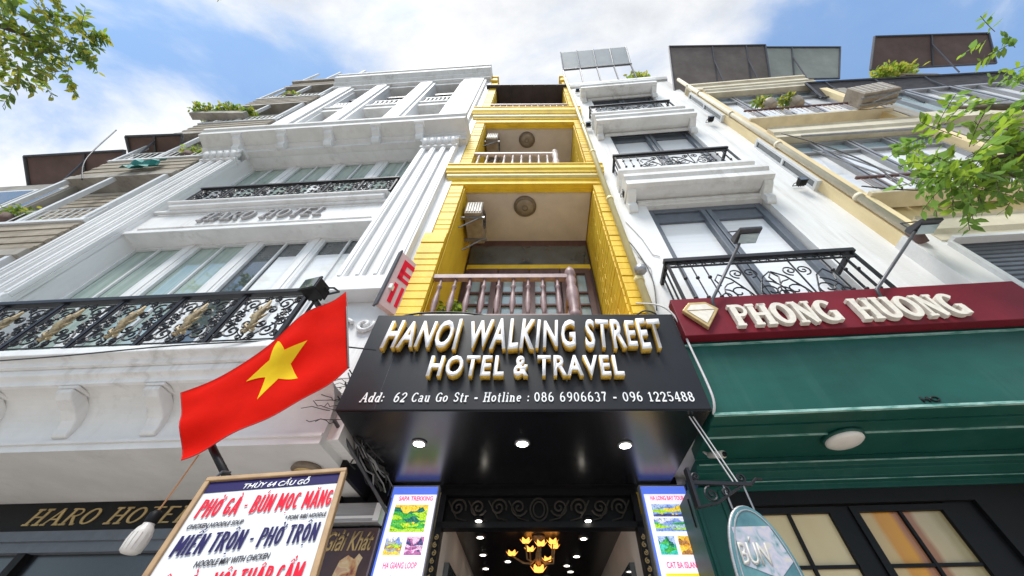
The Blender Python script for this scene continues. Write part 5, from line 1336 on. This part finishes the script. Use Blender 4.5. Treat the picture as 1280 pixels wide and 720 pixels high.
def left_house():
    rt = empty('town_house', (FH[0], FH[1], 0), FH[2], 'low brownish house with awnings at the far left behind the grey building', 'building')
    b = MB(); b.box(-16, -8.45, .4, 8, 0, 10.2); b.build('wall', M['greywall'], rt)
    for k in range(3):
        z = 2.5+k*2.6
        s_ = MB(); s_.box(-16, -8.45, .1, .4, z, z+.2); s_.build('floor_band', M['beige'], rt)
        for i in range(5):
            f = MB(); f.box(-15.6+i*1.45, -14.6+i*1.45, .36, .41, z+.6, z+2.1); fo = f.build('window', M['frame_w'], rt)
            MB().box(-15.53+i*1.45, -14.67+i*1.45, .352, .36, z+.67, z+2.03).build('pane', M['gl_dark'], fo)
    return rt
left_house()
AL = 'brown awnings at far left'
awning([(-10.2, 3.35, 10.9), (-8.9, 3.3, 10.9), (-8.75, 2.9, 11.1), (-10.2, 2.95, 11.1)], .05, M['awn_b'], 'brown awning next to the grey building, higher one with white edge against the sky', (.5,), AL)
awning([(-13.2, 4.2, 10.6), (-10.6, 3.75, 10.8), (-10.5, 3.3, 11.1), (-13.2, 3.45, 11.1)], .05, M['awn_b'], 'larger brown awning at the far left edge below the sky', (.6,), AL)

# ================================================================== STREET THINGS IN FRONT
# Vietnamese flag
FL = {'TL': (-2.08, 1.86, 2.86), 'TR': (-1.62, 2.08, 4.015), 'BR': (-1.29, 2.08, 3.21), 'BL': (-1.80, 1.86, 2.475)}
def flag_pt(s_, t_):
    tl, tr, br, bl = (Vector(FL[k]) for k in ('TL', 'TR', 'BR', 'BL'))
    p = (tl*(1-s_)+tr*s_)*(1-t_)+(bl*(1-s_)+br*s_)*t_
    n = (tr-tl).cross(bl-tl).normalized()
    wv = .030*math.sin(s_*7.5+t_*1.8)*(.5+.5*math.sin(s_*3.0+.4))+.013*math.sin(s_*15+t_*6+1)*(.4+s_)+.010*math.sin(s_*5-t_*13)+.016*math.sin(t_*9+s_*4)+.05*math.exp(-((t_-.03)/.08)**2)*(1-s_)*math.sin(s_*5)
    sag = -.095*math.sin(math.pi*s_)*t_ + .02*math.sin(math.pi*s_)*(1-t_)
    return p+n*wv+Vector((0, 0, sag))
fg = empty('flag', (-1.5, 1.9, 2.40), 0, 'red flag with a yellow star flying left of the black hotel sign', 'flag')
o0 = Vector(fg.location)
b = MB(); b.smooth = True; NU, NV = 40, 22
vs = [flag_pt(i/NU, j/NV)-o0 for i in range(NU+1) for j in range(NV+1)]
b.add(vs, [(i*(NV+1)+j, i*(NV+1)+j+1, (i+1)*(NV+1)+j+1, (i+1)*(NV+1)+j) for i in range(NU) for j in range(NV)])
cloth = b.build('cloth', M['red'], fg)
def star_mesh(off):
    pts = []
    for k in range(10):
        r_ = .32 if k % 2 == 0 else .126; a = R(90+36*k+6)
        pts.append((.52+r_*math.cos(a)*.62, .50-r_*math.sin(a)))
    b = MB(); b.smooth = True
    n = (Vector(FL['TR'])-Vector(FL['TL'])).cross(Vector(FL['BL'])-Vector(FL['TL'])).normalized()
    c = (.52, .50); K = 6
    for k in range(10):
        p, q = pts[k], pts[(k+1) % 10]
        grid = []
        for i in range(K+1):
            row = []
            for j in range(i+1):
                f1 = i/K; f2 = (j/i if i else 0)
                x = c[0]+(p[0]-c[0])*f1*(1-f2)+(q[0]-c[0])*f1*f2; y = c[1]+(p[1]-c[1])*f1*(1-f2)+(q[1]-c[1])*f1*f2
                row.append(flag_pt(x, y)-o0+n*off)
            grid.append(row)
        vs = [v for r_ in grid for v in r_]; idx = lambda i, j: i*(i+1)//2+j
        fs = []
        for i in range(K):
            for j in range(i+1):
                fs.append((idx(i, j), idx(i+1, j), idx(i+1, j+1)))
                if j < i: fs.append((idx(i, j), idx(i+1, j+1), idx(i, j+1)))
        b.add(vs, fs)
    return b
for off in (.004, -.004): star_mesh(off).build('star', M['star'], cloth)
b = MB(); b.tube([Vector((-1.47, 1.92, 2.34))-o0, Vector((-1.74, 1.96, 2.56))-o0, Vector((-1.97, 2.0, 2.76))-o0], .018, 8); b.build('pole', M['black'], fg)
b = MB(); b.tube([Vector(FL['TR'])-o0, Vector(FL['BR'])-o0], .008, 5); b.tube([flag_pt(1, .72)-o0-Vector((.1, 0, -.0)), flag_pt(1, .72)-o0+Vector((.16, .12, .06))], .006, 5)
b.build('tie_rod', M['iron'], fg)

hm = MB(); hm.tube([flag_pt(i/30, 0)-o0 for i in range(31)]+[flag_pt(1, i/12)-o0 for i in range(1, 13)]+[flag_pt(1-i/30, 1)-o0 for i in range(1, 31)]+[flag_pt(0, 1-i/12)-o0 for i in range(1, 12)], .0035, 4, True)
hm.build('hem', mat('dark_red_hem', (.42, .010, .006), .85), cloth)
# menu board
TL = Vector((-1.4313, 1.6944, 2.2954)); e1 = Vector((.96739544, .19531135, .16124372)); dn = Vector((.20881318, -.25477798, -.94418496)); nn = Vector((-.14332869, .94707004, -.28725464))
mw = Matrix(((e1.x, nn.x, -dn.x, TL.x), (e1.y, nn.y, -dn.y, TL.y), (e1.z, nn.z, -dn.z, TL.z), (0, 0, 0, 1)))
mb = bpy.data.objects.new('menu_board', None); COL.objects.link(mb); mb.matrix_world = mw
tag(mb, 'white noodle menu board with red and navy lettering in a wooden frame', 'menu board')
BW = .546
b = MB(); b.box(.0, BW, .004, .03, -1.1, -.006); b.build('panel', M['board'], mb)
b = MB(); b.box(-.012, BW+.012, -.010, .034, -.012, .010); b.box(-.012, .008, -.010, .034, -1.1, -.012); b.box(BW-.012, BW+.012, -.010, .034, -1.1, -.012); b.box(-.012, BW+.012, -.010, .034, -1.12, -1.1)
b.build('board_frame', M['wood'], mb, bevel=.004)
MB().box(.009, BW-.013, .0015, .0035, -.064, -.0125).build('header_band', M['navy'], mb)
text('header_text', 'THỦY 64 CẦU GỖ', mb, .15, .41, -.060, -.020, -.001, M['white_txt'], None, .002, bold=.012, shear=.25)
menu_text('PHỞ GÀ - BÚN MỌC MĂNG', mb, .030, .530, -.180, -.098, M['redp'])
text('small_print', 'CHICKEN NOODLE SOUP', mb, .03, .22, -.224, -.205, -.001, M['grey_txt'], None, .002, bold=.006, shear=.15)
text('small_print', '* PORK RIBS NOODLE', mb, .37, .525, -.224, -.205, -.001, M['grey_txt'], None, .002, bold=.006, shear=.15)
menu_text('MIẾN TRỘN - PHỞ TRỘN', mb, .028, .515, -.326, -.250, M['navy'])
text('small_print', 'NOODLE MIX WITH CHICKEN', mb, .13, .37, -.374, -.352, -.001, M['grey_txt'], None, .002, bold=.006, shear=.15)
menu_text('XÔI GÀ - XÔI THẬP CẨM', mb, .028, .505, -.480, -.402, M['redp'])
for a in (.03, .48): MB().box(a, a+.04, .035, .07, -2.3, -.1).build('leg', M['steel_d'], mb)
MB().tube([(-.005, .01, -.03), (.03, -.0, .04), (.055, .02, .05)], .006, 5).build('hook', M['steel_d'], mb)

# hanging bulb
t = empty('light_bulb', (-2.70, 2.93, 2.57), 0, 'big white light bulb hanging on an orange cord in front of the black hotel band', 'bulb')
b = MB()
prof = [(.006, -.245), (.045, -.24), (.060, -.225), (.064, -.17), (.060, -.125), (.050, -.095), (.036, -.075), (.034, -.06)]
b.lathe(prof, (0, 0, 0), 'z', 20); b.build('globe', M['lampw'], t)
b = MB()
for i in range(14):
    a = 2*math.pi*i/14; b.tube([(.059*math.cos(a), .059*math.sin(a), -.228), (.064*math.cos(a), .064*math.sin(a), -.17), (.060*math.cos(a), .060*math.sin(a), -.125)], .003, 4)
b.build('ribs', M['ac_w'], t)
b = MB(); b.lathe([(.036, -.062), (.04, -.05), (.04, .0), (.02, .02)], (0, 0, 0), 'z', 14); b.build('socket', M['black'], t)
b = MB(); b.tube([(0, 0, .02), (.005, 0, .2), (-.004, .01, .48)], .006, 5); b.build('cord', M['orange'], t)

# drink stall board and grey box above it
t = empty('drinks_board', to_world(FH, -.30, .93, 0), FH[2], 'brown drinks board with gold script lettering beside the left poster', 'sign')
b = MB(); b.box(-.02, .44, .0, .04, 1.4, 2.72); b.build('panel', mat('dark_brown_print', (.035, .018, .03), .4, col2=(.08, .035, .03), scale=4), t)
text('lettering', 'Giải Khát', t, .0, .42, 2.55, 2.71, -.004, M['bead'], None, .003, bold=.018, shear=.25)
b = MB(); b.poly([(.14, 2.3), (.18, 2.48), (.24, 2.52), (.30, 2.49), (.33, 2.53), (.37, 2.50), (.35, 2.44), (.36, 2.2), (.3, 1.9), (.16, 1.9)], -.004, -.001)
b.build('print', ramp_mat('drink_picture', [(.3, (.25, .04, .04)), (.45, (.6, .3, .12)), (.6, (.75, .6, .35)), (.75, (.5, .12, .1))], 9, seed=6), t)
text('small_print', 'Kem', t, .0, .1, 2.28, 2.40, -.004, M['white_txt'], None, .003, bold=.01, shear=.3)
t = empty('shutter_box', to_world(FH, -.30, .86, 2.745), FH[2], 'grey metal shutter box above the brown drinks board', 'shutter box')
b = MB(); b.box(-.04, .44, .0, .12, 0, .16); b.build('housing', M['alu'], t, bevel=.008)
b = MB(); b.box(.39, .44, -.012, -.001, .01, .15); b.box(-.04, .39, -.006, -.001, .03, .05); b.build('end_cap', M['white_txt'], t)

# ================================================================== TREES
def sprigs(name, clumps, ntwig, size, mats, parent, seed):
    """crown of leafy twigs: every twig a thin stem with leaves set along both sides, thinly spread with gaps"""
    rn = random.Random(seed); b = MB(); mats = [M[k] for k in mats]
    b.use(M['bark'])
    for x in mats: b.use(x)
    tot = sum(c[2] for c in clumps)
    for (c, r_, sh) in clumps:
        for _ in range(max(2, int(ntwig*sh/tot))):
            while True:
                q = Vector((rn.uniform(-1, 1), rn.uniform(-1, 1), rn.uniform(-1, 1)))
                if q.length <= 1: break
            p = Vector((c[0]+q.x*r_[0], c[1]+q.y*r_[1], c[2]+q.z*r_[2]))
            d = (q*.9+Vector((rn.gauss(0, .5), rn.gauss(0, .5), rn.gauss(-.15, .4)))).normalized()
            L = rn.uniform(.16, .42)*(1+size*2); n = rn.randint(5, 10)
            pts = [p+d*L*i/n+Vector((0, 0, -.12*L*(i/n)**2)) for i in range(n+1)]
            b.cur = 0; b.tube(pts[::max(1, n//3)]+[pts[-1]], .004, 3)
            side0 = d.cross(Vector((rn.gauss(0, .3), rn.gauss(0, .3), 1))); side0 = side0.normalized() if side0.length > .05 else d.orthogonal().normalized()
            tone = rn.random()
            for i in range(1, n+1):
                for sg_ in ((-1, 1) if rn.random() < .75 else (rn.choice((-1, 1)),)):
                    sz = size*rn.uniform(.5, 1.3)
                    ld = (side0*sg_*rn.uniform(.6, 1.1)+d*rn.uniform(.2, .9)+Vector((rn.gauss(0, .25), rn.gauss(0, .25), rn.gauss(-.25, .35)))).normalized()
                    s_ = ld.cross(Vector((rn.gauss(0, .5), rn.gauss(0, .5), 1))); s_ = s_.normalized() if s_.length > .01 else ld.orthogonal().normalized()
                    up = s_.cross(ld).normalized(); wv = sz*rn.uniform(.17, .27); cv = rn.uniform(-.05, .14)*sz; o = pts[i]
                    b.cur = 1+min(len(mats)-1, int((tone*.6+rn.random()*.4)*len(mats)))
                    v = [o, o+ld*sz*.3+s_*wv+up*cv*.5, o+ld*sz*.65+s_*wv*.85+up*cv*.4, o+ld*sz-up*cv, o+ld*sz*.65-s_*wv*.85+up*cv*.4, o+ld*sz*.3-s_*wv+up*cv*.5, o+ld*sz*.5-up*sz*.02]
                    b.add(v, [(0, 1, 6), (1, 2, 6), (2, 3, 6), (3, 4, 6), (4, 5, 6), (5, 0, 6)])
    return b.build(name, None, parent)
def tree(name, base, pts, limbs, clumps, nleaf, size, mats, label, seed):
    t = empty(name, base, 0, label, 'tree', 'street trees at the picture edges')
    b = MB(); o = Vector(base)
    b.tube([Vector(p)-o for p in pts], [.24-.10*i/(len(pts)-1) for i in range(len(pts))], 10)
    for L in limbs:
        n = len(L); b.tube([Vector(p)-o for p in L], [.09*(1-.85*i/(n-1)) for i in range(n)], 7)
    b.build('trunk', M['bark'], t)
    sprigs('crown', [((c[0]-o.x, c[1]-o.y, c[2]-o.z), r_, s_) for c, r_, s_ in clumps], nleaf, size, mats, t, seed)
    return t
tree('street_tree', (-9.2, -.6, 0), [(-9.2, -.6, 0), (-9.1, -.6, 3), (-8.9, -.5, 6)],
     [[(-8.9, -.5, 6), (-8.4, 0, 7.6), (-8.2, .5, 8.5), (-7.95, .8, 8.9)], [(-8.9, -.5, 6), (-9.6, -1.2, 8.5)], [(-8.9, -.5, 5.6), (-8.0, -1.2, 8.6), (-6.8, -1.2, 10.6), (-6.2, -.9, 11.2)]],
     [((-7.85, .70, 9.05), (.30, .25, .35), 1.0), ((-8.05, 1.0, 8.2), (.25, .2, .25), .5), ((-7.65, 1.05, 8.5), (.08, .1, .12), .12), ((-8.7, .5, 8.6), (.8, .5, .8), 2), ((-9.3, -1, 9.2), (1.2, 1.0, 1.2), 3), ((-7.6, -1.4, 10.8), (1.1, .9, .9), 2.4), ((-6.4, -.9, 11.4), (1.0, .8, .7), 2.2)],
     420, .12, ['leaf_l', 'leaf_y', 'leaf', 'leaf_l'], 'tree with yellow green leaves reaching in at the left edge', 31)
tree('street_tree', (6.6, .2, 0), [(6.6, .2, 0), (6.6, .2, 2.5), (6.3, .4, 4.2)],
     [[(6.3, .4, 4.2), (5.7, .9, 4.9), (5.2, 1.25, 5.25), (4.7, 1.45, 5.45)], [(6.3, .4, 4.2), (5.8, .9, 5.6), (5.5, 1.1, 6.2), (5.25, 1.2, 6.6)], [(6.3, .4, 4.2), (6.8, -.2, 7)]],
     [((4.42, 1.52, 5.20), (.20, .2, .14), .6), ((4.62, 1.5, 5.48), (.26, .2, .16), .7), ((4.95, 1.4, 5.75), (.25, .22, .22), .6), ((4.85, 1.4, 5.3), (.22, .2, .2), .5), ((4.98, 1.4, 6.25), (.12, .15, .14), .25), ((5.4, 1.3, 5.5), (.35, .3, .45), .8), ((5.9, 1.0, 6.0), (.5, .4, .6), 1.2), ((6.6, .3, 6.6), (1.0, .8, 1.0), 2.2)],
     215, .12, ['leaf', 'leaf_l', 'leaf_g', 'leaf_l'], 'tree with fresh green leaves reaching in at the right edge', 32)

# a few loose wires across the fronts
H_ = lambda u, d, z: to_world(FH, u, d, z)
cable('cable', [H_(-8.9, -.5, 11.2), H_(-8.0, -.4, 9.4), H_(-7.2, -.3, 8.4)], .012, M['cable'], 'thin black wire slanting down beside the larger brown awning at far left')
cable('cable', [to_world(FY, 2.83, -.02, 6.2), to_world(FW, .10, -.03, 5.7), to_world(FW, .16, -.03, 5.1), to_world(FW, .06, -.05, 4.5)], .007, M['cable'], 'thin black wire drooping down the white wall beside the yellow pier')
cable('cable', [H_(-3.6, -.47, 3.60), H_(-2.4, -.56, 3.56), H_(-1.4, -.56, 3.63), H_(-.5, -.5, 3.7)], .006, M['cable'], 'thin dark wire sagging along the balcony edge of the white hotel')
C_ = lambda u, d, z: to_world(FC, u, d, z)
cable('cable', [C_(.3, -.12, 9.0), C_(.5, -.2, 8.0), C_(.62, -.22, 7.0), C_(.5, -.2, 6.3)], .012, M['cable'], 'dark wire dangling in front of the lower windows of the cream building')
cable('cable', [C_(.2, -.12, 6.6), C_(.5, -.18, 6.3), C_(1.0, -.2, 6.2), C_(2.2, -.15, 6.35)], .010, M['cable'], 'dark wire running under the lower window sill of the cream building')
